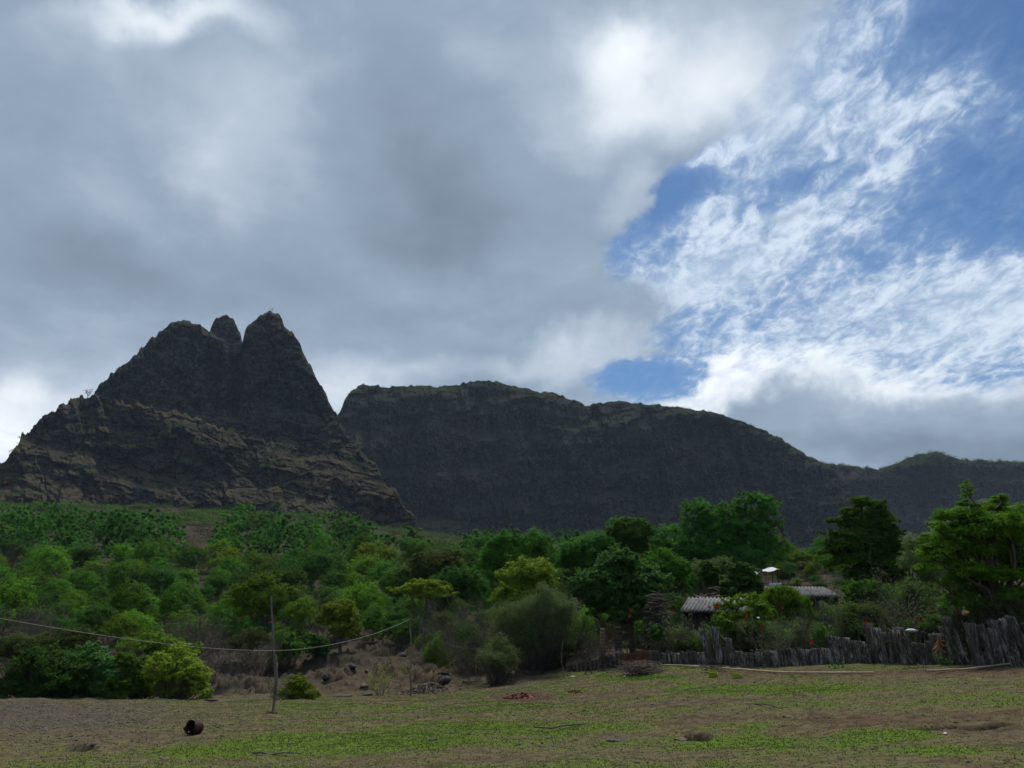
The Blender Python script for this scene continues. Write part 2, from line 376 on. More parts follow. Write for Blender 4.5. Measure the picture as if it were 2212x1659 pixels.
# ------------------------------------------------------------------ mountains
def rock_mat(name, dark=1.0, brown=.5, grass=1.0, green=.4, GLO=.40, gd=.8, tint=(1, 1, 1)):
    m, q, out = new_mat(name)
    ge = q.n('ShaderNodeNewGeometry'); pos, nor = ge.outputs['Position'], ge.outputs['Normal']
    nz = q.n('ShaderNodeSeparateXYZ'); m.node_tree.links.new(nor, nz.inputs[0]); nz = nz.outputs[2]
    st = q.noise(q.mapping(pos, scale=(.10, .03, .012)), 1.0, 8, .65, .3)
    st2 = q.noise(q.mapping(pos, scale=(.35, .05, .03)), 1.0, 6, .7)
    bn = q.noise(q.mapping(pos, scale=(.012, .01, .12)), 1.0, 8, .65, .6)
    big = q.noise(pos, .012, 6, .6)
    fin = q.noise(pos, .22, 8, .7)
    c = q.mix(q.mr(st, .38, .66), tuple(v * dark for v in (.014, .017, .024)), tuple(v * dark for v in (.068, .071, .080)))
    c = q.mix(q.m('MULTIPLY', q.mr(q.m('ADD', q.m('MULTIPLY', st2, .5), q.m('MULTIPLY', big, .6)), .50, .68), brown), c, tuple(v * dark for v in (.135, .078, .055)))
    c = q.mix(q.m('MULTIPLY', q.mr(bn, .56, .75), .55), c, tuple(v * dark for v in (.10, .098, .085)))
    pale = q.mr(q.m('MULTIPLY', q.mr(st2, .66, .78), q.mr(big, .5, .62)), .2, .9)
    c = q.mix(q.m('MULTIPLY', pale, .6), c, (.22, .21, .20))
    c = q.mix(q.mr(q.noise(q.mapping(pos, scale=(.16, .05, .006)), 1.0, 4, .6), .56, .70), c, tuple(v * dark for v in (.105, .100, .100)))
    c = q.mix(q.mr(fin, .44, .58), tuple(v * dark for v in (.009, .010, .013)), c)
    gmask = q.mr(q.m('ADD', nz, q.m('ADD', q.m('MULTIPLY', q.m('SUBTRACT', fin, .5), 1.1), q.m('MULTIPLY', q.m('SUBTRACT', bn, .5), .9))), GLO, GLO + .26)
    gcol = q.ramp(q.noise(pos, .03, 6, .65), [(.3, (.040, .048, .030)), (.45, (.066, .064, .046)), (.6, (.100, .082, .062)), (.75, (.044, .056, .028))])
    gcol = q.mix(green, gcol, q.mix(q.mr(fin, .4, .65), (.028, .045, .018), (.06, .085, .025)))
    c = q.mix(1.0, c, q.ramp(q.noise(q.mapping(pos, scale=(1, 1, 1.6)), .022, 5, .6), [(.3, (.55, .55, .56)), (.5, (1, 1, 1)), (.68, (1.0, .97, .93))]), 'MULTIPLY')
    gcol = q.mix(1.0, gcol, tuple(gd * k for k in tint), 'MULTIPLY')
    c = q.mix(q.m('MULTIPLY', gmask, grass), c, gcol)
    wp = q.vm('ADD', pos, q.vm('SCALE', q.vm('SUBTRACT', q.noise(pos, .06, 5, .6, color=True), (.5, .5, .5)), scale=24.0))
    def crack(sc, wdt):
        v_ = q.n('ShaderNodeTexVoronoi', feature='DISTANCE_TO_EDGE'); q.put(v_.inputs['Vector'], q.mapping(wp, scale=sc)); v_.inputs['Scale'].default_value = 1.0
        return q.mr(v_.outputs['Distance'], 0.0, wdt)
    hgt = q.m('ADD', q.m('ADD', fin, q.m('MULTIPLY', st, 1.2)), q.m('ADD', q.m('MULTIPLY', crack((.055, .03, .10), .10), .35), q.m('MULTIPLY', crack((.11, .05, .025), .14), .3)))
    princ(q, out, c, .92, hgt, .9, 2.6, .0)
    return m
def relief(name, outline, base, D0, slope, w, A, nu, nt, P=(38, 11), tilt=0.0, ledge=(.72, .7), flute=6.0, rough=10.0, jag=2.0, seed=1, mat=None, Dx=0.0, fin=None, slopefn=None, wide=1.0, fine=2.4, blk=1.0, vert=-.15, kind='structure', grooves=()):
    o = np.array(outline, float); b = np.array(base, float)
    uu = np.linspace(o[0, 0], o[-1, 0], nu)
    T = np.interp(uu, o[:, 0], o[:, 1])
    k = max(1, nu // 260); T = _blur(T[None, :], k, 1)[0]
    slp = np.gradient(T, uu); cosf = 1 / np.sqrt(1 + slp ** 2)
    T = T + jag * (fbm(uu / 28, uu * 0, 0, 6, seed, .7) + .55 * np.round(2.2 * pn(uu / 8, uu * 0, 0, seed + 77))) / np.clip(cosf, .35, 1)
    Bv = np.interp(uu, b[:, 0], b[:, 1]); Bv = np.maximum(Bv, T + 2)
    t = np.linspace(0, 1, nt)[:, None]
    v = T[None, :] + (Bv - T)[None, :] * (1 - t) ; u = np.repeat(uu[None, :], nt, 0)
    d = (v - T[None, :]) * cosf[None, :]
    s = sl(v)
    X0 = D0 * (u - 1106) / 1671; Z0 = D0 * s
    zz = Z0 + tilt * X0 + P[0] * .6 * fbm(X0 / 110, Z0 / 70, 0, 4, seed + 3)
    def stair(p, a, sd):
        ph = zz / p + .45 * fbm(X0 / (p * 3.2), Z0 / (p * 3), 0, 3, sd)
        f = ph - np.floor(ph)
        return p * (np.floor(ph) + sm((f - a) / (1 - a)))
    lin = zz
    stv = .25 * lin + .5 * stair(P[0], ledge[0], seed + 5) + .25 * stair(P[1], ledge[1], seed + 6)
    zb = stv if slopefn is None else slopefn(stv, X0)
    wx = X0 + 9 * fbm(X0 / 30, Z0 / 30, 0, 3, seed + 21); wz = zz * .6 + Z0 * .4 + 5 * fbm(X0 / 25, Z0 / 20, 0, 3, seed + 22)
    c1, e1 = vor(wx / (14 * blk), wz / (8 * blk), seed + 23); c2, e2 = vor(wx / (5.5 * blk), wz / (3.6 * blk), seed + 24)
    c3, e3 = vor(wx / (9 * blk), wz / (34 * blk), seed + 25)
    pm = sm(.5 + 1.6 * fbm(X0 / 80, Z0 / 50, 0, 3, seed + 26) + vert)
    blocks = blk * ((1 - pm) * (3.4 * c1 - 2.2 * np.exp(-e1 / .06)) + pm * (3.0 * c3 - 2.6 * np.exp(-e3 / .05)) + 1.3 * c2 - .9 * np.exp(-e2 / .07)) * sm(d / 5.0)
    rn = A * (1 - np.sqrt(np.clip(1 - (1 - np.clip(d / w, 0, 1)) ** 2, 0, 1)))
    fl = flute * fbm(X0 / 14 + .02 * Z0, Z0 / 110, 0, 4, seed + 8, .6, ridge=True)
    fl2 = flute * .45 * fbm(X0 / 5, Z0 / 50, 0, 3, seed + 12, .6)
    zt = Z0 + tilt * X0
    patch = sm(.5 + 1.3 * fbm(X0 / 90, Z0 / 60, 0, 3, seed + 15))
    rg = rough * fbm(X0 / 70, zt / 55, 0, 6, seed + 10, .55)
    rg = rg + fine * patch * fbm(X0 / 22, zt / 5.5, 0, 5, seed + 11, .62, ridge=True) + fine * .8 * (1 - patch) * fbm(X0 / 6, Z0 / 26, 0, 4, seed + 13, .6)
    rg = rg + fine * .55 * fbm(X0 / 7, zt / 4.5, 0, 3, seed + 14, .6)
    D = D0 + slope * zb + rn - fl - fl2 - rg - blocks + Dx * (u - o[0, 0])
    for gu0, gv0, gu1, gv1, gw, gd in grooves:      # clefts
        tt_ = np.clip((v - gv0) / (gv1 - gv0), 0, 1); cu = gu0 + (gu1 - gu0) * tt_ + 5 * fbm(v / 25, v * 0, 0, 3, seed + 40)
        inn = sm((v - gv0) / 14 + .5) * sm((gv1 - v) / 20 + .5)
        D = D + gd * np.exp(-((u - cu) / gw) ** 2) * inn
    Xc, Yc, Zc = at(u, v, D)
    rows = [np.stack([Xc, Yc, Zc], -1)]
    last = rows[0][-1]
    for kk, (dd, dz_) in enumerate([(12, 1), (40, 8), (90, 40), (150, 110), (220, 260)]):
        e = last.copy(); f = 1 + dd * wide / D0
        e[:, 0] *= f; e[:, 1] *= f; e[:, 2] = last[:, 2] - dz_ * wide
        rows.append(e[None])
    V = np.concatenate(rows, 0)
    me = mesh_np(name, V.reshape(-1, 3), gridF(V.shape[0], nu), True)
    link(name, me, mat, kind=kind)
    return rows[0]
m_left = rock_mat('basalt_left', 1.05, .5, .95, .25, .46, .85)
m_skirt = rock_mat('basalt_skirt', 1.2, 1.0, .85, .15, .45, .90, (1.04, .95, .88))
m_mid = rock_mat('basalt_mid', 1.1, .8, .95, .4, .46, .62, (.95, 1.0, 1.08))
m_far = rock_mat('basalt_far', .9, 1.0, .5, .6, .48, .45)
SK = relief('mountain_lower_slopes', [(-260, 1200), (-120, 1090), (-40, 1020), (10, 992), (35, 955), (62, 928), (95, 900), (130, 872), (165, 858), (205, 855), (270, 872), (330, 880), (400, 893), (470, 925), (560, 950), (640, 965), (700, 955), (738, 940), (750, 962), (775, 968), (790, 996), (815, 1008), (830, 1046), (856, 1056), (868, 1098), (893, 1112), (908, 1165), (930, 1200)],
    [(-260, 1260), (930, 1260)], 520, 1.22, 8, 4, 1000, 330, P=(36, 10), tilt=.24, ledge=(.42, .5), flute=4, rough=17, blk=1.4, jag=5.0, seed=51, mat=m_skirt, fine=3.0)
K1 = relief('mountain_shoulder', [(190, 900), (203, 850), (225, 822), (250, 800), (284, 779), (315, 790), (345, 815), (385, 850), (430, 900), (450, 930)],
    [(190, 915), (260, 905), (450, 960)], 598, .55, 12, 8, 260, 140, ledge=(.45, .5), P=(26, 8), tilt=.04, flute=3, rough=7, jag=2.6, seed=61, mat=m_left)
K2 = relief('mountain_dome', [(180, 930), (215, 850), (250, 800), (285, 773), (300, 760), (322, 735), (350, 711), (372, 697), (395, 692), (420, 697), (440, 706), (463, 724), (500, 742), (530, 765), (560, 830), (590, 950)],
    [(180, 960), (320, 960), (590, 1010)], 615, .58, 16, 10, 420, 260, ledge=(.48, .5), P=(32, 9), tilt=.12, flute=5, blk=1.3, rough=15, jag=2.8, seed=71, mat=m_left,
    grooves=[(385, 800, 400, 870, 9, 10), (519, 745, 503, 905, 13, 34), (455, 745, 470, 900, 6, 8)])
K3 = relief('mountain_peak', [(488, 985), (498, 900), (510, 820), (518, 765), (524, 735), (527, 712), (545, 694), (560, 686), (568, 676), (580, 671), (592, 675), (603, 677), (609, 688), (613, 702), (628, 716), (645, 740), (656, 765), (668, 790), (680, 812), (695, 838), (712, 865), (728, 892), (740, 925), (762, 950), (800, 1000), (850, 1065), (890, 1130)],
    [(488, 1000), (600, 1010), (760, 1010), (890, 1160)], 620, .60, 18, 12, 520, 330, ledge=(.50, .5), P=(34, 10), tilt=.10, flute=5, blk=1.3, rough=15, jag=2.4, seed=81, mat=m_left,
    grooves=[(528, 745, 508, 905, 8, 22), (590, 740, 640, 900, 6, 9), (640, 800, 705, 920, 5, 9)])
K4 = relief('mountain_pinnacle', [(440, 790), (449, 740), (453, 715), (459, 700), (468, 686), (480, 680), (492, 679), (504, 689), (511, 702), (519, 722), (524, 745), (530, 790)],
    [(440, 800), (530, 800)], 700, .5, 12, 8, 140, 100, ledge=(.5, .5), P=(20, 6), flute=2, rough=5, jag=1.8, seed=91, mat=m_left)
E_ = relief('cliff_massif', [(690, 1000), (712, 930), (732, 893), (745, 868), (760, 845), (780, 829), (800, 831), (830, 836), (870, 833), (905, 832), (950, 836), (985, 831), (1010, 825), (1045, 822), (1080, 826), (1120, 838), (1160, 846), (1200, 848), (1230, 862), (1268, 876), (1300, 871), (1340, 866), (1400, 873), (1450, 879), (1520, 887), (1570, 899), (1620, 917), (1660, 934), (1700, 955), (1742, 985), (1775, 998), (1810, 1025), (1850, 1075), (1900, 1130), (1960, 1200), (2000, 1235)],
    [(690, 1130), (2000, 1260)], 900, .42, 22, 18, 1050, 330, P=(48, 15), tilt=-.06, ledge=(.6, .6), flute=10, rough=34, jag=2.0, seed=101, mat=m_mid, wide=2, slopefn=lambda z, X: z + 1.6 * np.maximum(0, z - 178 - 22 * fbm(X / 160, X * 0, 0, 3, 5)) + 16 * sm((z - 140 - 18 * fbm(X / 120, X * 0, 0, 3, 6)) / 12) * sm((X + 120) / 160), fine=3.2, blk=1.9, vert=.25,
    grooves=[(1040, 850, 1000, 1010, 9, 22), (1400, 885, 1440, 1110, 10, 22), (1560, 915, 1650, 1130, 10, 24), (800, 845, 790, 1010, 9, 22), (1180, 860, 1140, 960, 8, 16), (905, 900, 885, 960, 8, 18), (1115, 940, 1180, 1120, 5, 12), (1285, 880, 1300, 930, 9, 20)])
F_ = relief('far_ridge', [(1500, 1010), (1640, 985), (1720, 985), (1770, 999), (1800, 1002), (1850, 1009), (1905, 1013), (1925, 1006), (1950, 995), (1980, 982), (2020, 976), (2045, 982), (2065, 990), (2100, 994), (2150, 996), (2212, 997), (2300, 990), (2420, 1000)],
    [(1500, 1260), (2420, 1260)], 1150, .5, 16, 24, 700, 240, P=(70, 22), tilt=.05, ledge=(.7, .7), flute=14, rough=50, jag=1.6, seed=121, mat=m_far, wide=2, fine=5, blk=2.2, vert=.1,
    grooves=[(1975, 1015, 2010, 1120, 16, 90)])
E2 = relief('talus_slope', [(860, 1150), (905, 1105), (960, 1112), (1010, 1128), (1100, 1145), (1200, 1160), (1300, 1180), (1500, 1195), (1700, 1195), (1850, 1185), (1900, 1165), (2000, 1150), (2120, 1080), (2300, 1100)],
    [(860, 1230), (2300, 1260)], 800, 1.7, 10, 8, 600, 90, P=(20, 6), ledge=(.4, .5), flute=3, rough=9, jag=6, seed=131, mat=m_skirt)

# ------------------------------------------------------------------ plants: helpers
def spot(u, v):
    "ground point seen at picture (u, v)"
    D = np.geomspace(9, 700, 2600)
    X, Y, Z = at(u, v, D)
    hit = np.nonzero(Z <= gz(X, Y))[0]
    i = hit[0] if len(hit) else len(D) - 1
    return float(X[i]), float(Y[i]), float(gz(np.array([X[i]]), np.array([Y[i]]))[0])
def tag(o, label, cat, group=None, kind=None):
    o['label'] = label; o['category'] = cat
    if group: o['group'] = group
    if kind: o['kind'] = kind
    return o
def empty(name, loc, rz=0.0, sc=1.0):
    o = bpy.data.objects.new(name, None); scene.collection.objects.link(o)
    o.location = loc; o.rotation_euler = (0, 0, rz); o.scale = (sc, sc, sc); o.empty_display_size = .2
    return o
def rdir(n, r):
    a = r.normal(size=(n, 3)); return a / (np.linalg.norm(a, axis=1, keepdims=True) + 1e-9)
def leaves(C, N, L, W, r, spread=.8, droop=0.0):
    "diamond leaves at centres C facing about N"
    n = len(C)
    N = N + spread * rdir(n, r); N /= np.linalg.norm(N, axis=1, keepdims=True) + 1e-9
    A = np.cross(N, rdir(n, r)); A /= np.linalg.norm(A, axis=1, keepdims=True) + 1e-9
    if droop: A = A * (1 - droop) + np.array([0, 0, -1.0]) * droop; A /= np.linalg.norm(A, axis=1, keepdims=True)
    B = np.cross(N, A); B /= np.linalg.norm(B, axis=1, keepdims=True) + 1e-9
    s = r.uniform(.6, 1.35, (n, 1))
    V = np.stack([C - A * L * s / 2, C + B * W * s / 2 - N * W * .15, C + A * L * s / 2 - np.array([0, 0, droop * L * .3]), C - B * W * s / 2 - N * W * .15], 1)
    return V.reshape(-1, 3)
def crown(lobes, n, leaf, seed, clump=.26, per=34, flat=.7, wid=.5, spread=.8, droop=0.0, low=-.55, hollow=.62, rag=.35):
    r = np.random.default_rng(seed); lobes = np.array(lobes, float)
    w = lobes[:, 3] * lobes[:, 4] ** .5 * lobes[:, 5] ** .5; w = w ** 1.3; w /= w.sum()
    m = max(6, n // per)
    li = r.choice(len(lobes), m, p=w); d = rdir(m * 3, r); d = d[d[:, 2] > low][:m]
    while len(d) < m: d = np.concatenate([d, rdir(m, r)])[:m]
    c, rad = lobes[li, :3], lobes[li, 3:6]
    q = r.uniform(hollow, 1.0, (m, 1)) * (1 + rag * fbm(d[:, :1] * 2.2 + li[:, None] * 5, d[:, 1:2] * 2.2, d[:, 2:] * 2.2, 3, seed % 97))
    cc = c + d * rad * q
    cs = clump * (rad.mean(1, keepdims=True)) * r.uniform(.5, 1.4, (m, 1))
    k = r.integers(0, m, n); off = r.normal(size=(n, 3)) * .55; off[:, 2] *= flat
    C = cc[k] + off * cs[k]
    N = d[k] * .6 + np.array([0, 0, .75]) + off * .3
    return leaves(C, N, leaf, leaf * wid, r, spread, droop), cc
def quadF(n): return np.arange(n * 4).reshape(-1, 4)
def tubes(polys, k=5):
    "polys: list of (points, radii) -> vertices, quads"
    VV, FF, off = [], [], 0
    ang = np.arange(k) * 2 * math.pi / k
    for P, rr in polys:
        P = np.asarray(P, float); rr = np.asarray(rr, float); n = len(P)
        T = np.gradient(P, axis=0); T /= np.linalg.norm(T, axis=1, keepdims=True) + 1e-9
        ref = np.where(np.abs(T[:, 2:3]) > .9, np.array([[1.0, 0, 0]]), np.array([[0, 0, 1.0]]))
        A = np.cross(T, ref); A /= np.linalg.norm(A, axis=1, keepdims=True) + 1e-9; B = np.cross(T, A)
        V = P[:, None] + rr[:, None, None] * (np.cos(ang)[None, :, None] * A[:, None] + np.sin(ang)[None, :, None] * B[:, None])
        VV.append(V.reshape(-1, 3))
        i = np.arange(n - 1)[:, None] * k; j = np.arange(k)[None]; j2 = (j + 1) % k
        FF.append((np.stack([i + j, i + j2, i + k + j2, i + k + j], -1) + off).reshape(-1, 4))
        if k == 4: FF.append(np.array([[0, 1, 2, 3], [n * k - 1, n * k - 2, n * k - 3, n * k - 4]]) + off)
        off += n * k
    return np.concatenate(VV), np.concatenate(FF)
def limb(a, b, r0, r1, r, bend=.12, n=6, sag=0.0):
    a, b = np.asarray(a, float), np.asarray(b, float); t = np.linspace(0, 1, n)[:, None]; L = np.linalg.norm(b - a)
    P = a + (b - a) * t + np.sin(t * math.pi) * r.normal(size=3) * L * bend + np.array([0, 0, 1]) * np.sin(t * math.pi) * L * sag
    P[1:-1] += r.normal(size=(n - 2, 3)) * L * .02
    return P, r0 + (r1 - r0) * t[:, 0]
def trunk_np(lobes, ends, h, r0, seed, fork=.35):
    r = np.random.default_rng(seed + 5); polys = []
    top = np.array([r.normal() * .05 * h, r.normal() * .05 * h, h * fork])
    P, rr = limb((0, 0, -.25), top, r0 * 1.25, r0 * .8, r, .06); polys.append((P, rr))
    lb = np.array(lobes, float)
    for l in lb:
        e = l[:3] - np.array([0, 0, l[5] * .2]); polys.append(limb(top, e, r0 * .6, r0 * .22, r, .10, 6, .05))
        near = ends[np.argsort(((ends - l[:3]) ** 2).sum(1))[:14]]
        for q in near[::2]: polys.append(limb(e, q, r0 * .2, r0 * .05, r, .1, 4))
    return tubes(polys, 5)
def twigs(h, wdt, n, seed, r0=.018, lean=.5, levels=3, kids=4, up=.35, base=.15):
    r = np.random.default_rng(seed); polys = []; tips = []
    def grow(p, d, L, rad, lv):
        n_ = 5; pts = [np.array(p, float)]; dd = np.array(d, float)
        for i in range(n_ - 1):
            dd = dd + r.normal(size=3) * .22 + np.array([0, 0, up * .25]); dd /= np.linalg.norm(dd)
            pts.append(pts[-1] + dd * L / (n_ - 1))
        polys.append((np.array(pts), np.linspace(rad, rad * .45, n_)))
        tips.append(pts[-1])
        if lv > 1:
            for k in range(kids):
                i = r.integers(1, n_); f = rdir(1, r)[0] * .9; f[2] = abs(f[2]) * .6
                nd = dd + f; nd /= np.linalg.norm(nd)
                grow(pts[i], nd, L * r.uniform(.35, .6), rad * .5, lv - 1)
    for s in range(n):
        a = r.uniform(0, 2 * math.pi); rr = math.sqrt(r.uniform(0, 1))
        p = (math.cos(a) * rr * wdt * base, math.sin(a) * rr * wdt * base, -.1)
        d = np.array([math.cos(a) * lean * rr * wdt / h, math.sin(a) * lean * rr * wdt / h, 1.0]); d /= np.linalg.norm(d)
        grow(p, d, h * r.uniform(.6, 1.0), r0, levels)
    V, F = tubes(polys, 3)
    return V, F, np.array(tips)

def leaf_mat(name, dark, light, trans=.36, rough=.55, hue=.12, spec=.25):
    m, q, out = new_mat(name)
    ge = q.n('ShaderNodeNewGeometry'); rnd = ge.outputs['Random Per Island']; oi = q.n('ShaderNodeObjectInfo').outputs['Random']
    nb = q.noise(ge.outputs['Position'], .22, 4, .65)
    f = q.m('ADD', q.m('MULTIPLY', rnd, .30), q.m('MULTIPLY', nb, .70))
    c = q.mix(q.mr(f, .2, .8, smooth=False), dark, light)
    hs = q.n('ShaderNodeHueSaturation'); q.put(hs.inputs['Color'], c)
    q.put(hs.inputs['Hue'], q.m('ADD', .5 - hue * .18, q.m('MULTIPLY', oi, hue * .36)))
    q.put(hs.inputs['Value'], q.m('ADD', .72, q.m('MULTIPLY', oi, .85)))
    c = hs.outputs[0]
    b = q.n('ShaderNodeBsdfPrincipled'); q.put(b.inputs['Base Color'], c); b.inputs['Roughness'].default_value = .8
    b.inputs['Specular IOR Level'].default_value = .04
    t = q.n('ShaderNodeBsdfTranslucent'); q.put(t.inputs[0], q.mix(.4, c, (.060, .125, .008)))
    ms = q.n('ShaderNodeMixShader'); ms.inputs[0].default_value = trans
    m.node_tree.links.new(b.outputs[0], ms.inputs[1]); m.node_tree.links.new(t.outputs[0], ms.inputs[2]); m.node_tree.links.new(ms.outputs[0], out.inputs[0])
    return m
def plain_mat(name, c1, c2, scale=6, rough=.85, stretch=(1, 1, 1), bstr=.4, bd=.02, spec=.2, metal=0.0, rnd=0.0, coord='Object'):
    m, q, out = new_mat(name)
    p = q.n('ShaderNodeTexCoord').outputs[coord]
    if rnd:
        oi = q.n('ShaderNodeObjectInfo').outputs['Random']
        p = q.vm('ADD', p, q.vm('SCALE', (13.0, 7.0, 5.0), scale=oi))
    nn = q.noise(q.mapping(p, scale=stretch), scale, 6, .65)
    c = q.mix(q.mr(nn, .32, .68), c1, c2)
    if rnd:
        hs = q.n('ShaderNodeHueSaturation'); q.put(hs.inputs['Color'], c); q.put(hs.inputs['Value'], q.m('ADD', 1 - rnd, q.m('MULTIPLY', oi, 2 * rnd))); c = hs.outputs[0]
    princ(q, out, c, rough, nn, bstr, bd, spec, metal)
    return m
LM = {
 'deep': leaf_mat('leaf_deep', (.017, .052, .010), (.052, .130, .021)),
 'mid': leaf_mat('leaf_mid', (.026, .082, .009), (.086, .190, .021)),
 'fresh': leaf_mat('leaf_fresh', (.050, .128, .008), (.152, .280, .022)),
 'dense': leaf_mat('leaf_dense', (.024, .076, .011), (.080, .185, .027), .42),
 'bright': leaf_mat('leaf_bright', (.056, .165, .014), (.165, .360, .036), .5),
 'yellow': leaf_mat('leaf_yellow', (.088, .138, .010), (.215, .290, .030), hue=.05),
 'olive': leaf_mat('leaf_olive', (.034, .056, .015), (.088, .118, .032)),
 'blue': leaf_mat('leaf_blue', (.028, .082, .020), (.090, .190, .046), rough=.55, spec=.22),
 'grey': leaf_mat('leaf_grey', (.040, .046, .028), (.095, .100, .062)),
 'pale': leaf_mat('leaf_pale', (.060, .090, .032), (.150, .200, .078)),
 'dry': leaf_mat('leaf_dry', (.042, .033, .029), (.092, .070, .058)),
}
bark = plain_mat('bark', (.045, .036, .028), (.11, .09, .07), 8, .9, (1, 1, .3))
bark_pale = plain_mat('bark_pale', (.09, .08, .065), (.18, .165, .14), 8, .9, (1, 1, .3))
twig_m = plain_mat('twig', (.055, .046, .040), (.12, .10, .088), 4, .9)

# ------------------------------------------------------------------ forest on the hillside
def lobes_round(r, w, h, n, z0=.30, ztop=1.0):
    L = []
    for i in range(n):
        a = r.uniform(0, 2 * math.pi); q = math.sqrt(r.uniform(0, 1)) * .36 * w
        s = r.uniform(.19, .31) * w
        L.append((math.cos(a) * q, math.sin(a) * q, h * r.uniform(z0, ztop) - s * .7, s, s, s * r.uniform(.65, .9)))
    L.append((0, 0, h * .62, w * .3, w * .3, h * .28))
    return L
PROTO = []
def make_proto(kind, w, h, n, leaf, mat, seed, nl=7, name='hill_tree', **kw):
    r = np.random.default_rng(seed); lb = lobes_round(r, w, h, nl)
    V, ends = crown(lb, int(n * 1.8), leaf * .72, seed, **{'clump': .2, 'hollow': .5, **kw})
    cm = mesh_np('crown', V, quadF(len(V) // 4)); cm.materials.append(LM[mat])
    TV, TF = trunk_np(lb, ends, h, .055 * w ** .8 * .5, seed)
    tm = mesh_np('trunk', TV, TF, True); tm.materials.append(bark)
    PROTO.append(dict(kind=kind, crown=cm, trunk=tm, w=w, h=h, tone=mat))
make_proto('tree', 5.0, 4.6, 5200, .21, 'mid', 201)
make_proto('tree', 5.4, 4.2, 5200, .21, 'mid', 202, flat=.45)
make_proto('tree', 4.6, 4.8, 5000, .21, 'deep', 203)
make_proto('tree', 5.2, 4.0, 5200, .20, 'fresh', 204, flat=.4)
make_proto('tree', 5.6, 4.6, 5200, .21, 'deep', 205, flat=.5)
make_proto('tree', 4.8, 4.0, 4600, .20, 'olive', 206, flat=.6)
make_proto('tree', 4.6, 4.2, 4200, .20, 'yellow', 207, flat=.4)
make_proto('tree', 5.0, 4.4, 5000, .22, 'fresh', 208)
# leafless grey shrub
V, F, tp = twigs(3.0, 3.6, 26, 209, .03, 1.1, 3, 5)
tm = mesh_np('branches', V, F); tm.materials.append(twig_m)
Vl, _ = crown([(0, 0, 1.7, 1.7, 1.7, 1.2)], 900, .12, 210, clump=.4, hollow=.2); cm = mesh_np('foliage', Vl, quadF(len(Vl) // 4)); cm.materials.append(LM['grey'])
PROTO.append(dict(kind='shrub', crown=cm, trunk=tm, w=3.8, h=3.0, tone='bare'))

EDGE = np.array([(-400, 1180), (0, 1105), (60, 1095), (110, 1140), (150, 1105), (250, 1110), (340, 1135), (410, 1185), (470, 1160), (540, 1110), (620, 1135), (700, 1130), (760, 1140), (840, 1190), (950, 1200), (1100, 1190), (1300, 1185), (1700, 1205), (2300, 1205)], float)
def place_forest():
    r = np.random.default_rng(5); pts = []; cell = {}
    for D0, D1, cnt in ((49, 75, 9000), (75, 130, 12000), (130, 300, 16000)):
        for _ in range(cnt):
            D = math.sqrt(r.uniform(D0 ** 2, D1 ** 2)); u = r.uniform(-160, 2360)
            if u > 1040 and D < 74: continue
            if u > 1600 and D < 100: continue
            X = (u - 1106) / 1671 * D; Y = D
            z = float(gz0(np.array([X]), np.array([Y]))[0])
            uu, vb = uv_of(X, Y, z)
            if vb < np.interp(u, EDGE[:, 0], EDGE[:, 1]) + 34 + 14 * float(pn(u / 45.0, D / 20, 0, 31)): continue
            if D < 62 and 480 < u < 1040 and vb > 1398 - 22 * math.sin(u / 90.0): continue
            if D < 56 and u <= 480: continue
            w = (3.6 + 2.6 * min(1, (D - 50) / 110)) * r.uniform(.75, 1.3)
            sp = .56 * w
            ci = (int(X // 6), int(Y // 6)); ok = True
            for a in (-1, 0, 1):
                for b in (-1, 0, 1):
                    for (x2, y2, s2) in cell.get((ci[0] + a, ci[1] + b), ()):
                        if (x2 - X) ** 2 + (y2 - Y) ** 2 < (sp + s2) ** 2 * .62: ok = False; break
                    if not ok: break
                if not ok: break
            if not ok: continue
            cell.setdefault(ci, []).append((X, Y, sp)); pts.append((D, u, X, Y, w, vb))
    pts.sort(); return pts, r
TONE_WORD = {'mid': 'mid green', 'deep': 'dark green', 'fresh': 'light green', 'dense': leaf_mat('leaf_dense', (.024, .076, .011), (.080, .185, .027), .42),
 'bright': leaf_mat('leaf_bright', (.056, .165, .014), (.165, .360, .036), .5),
 'yellow': 'yellowish green', 'olive': 'dull olive green', 'bare': 'leafless grey brown'}
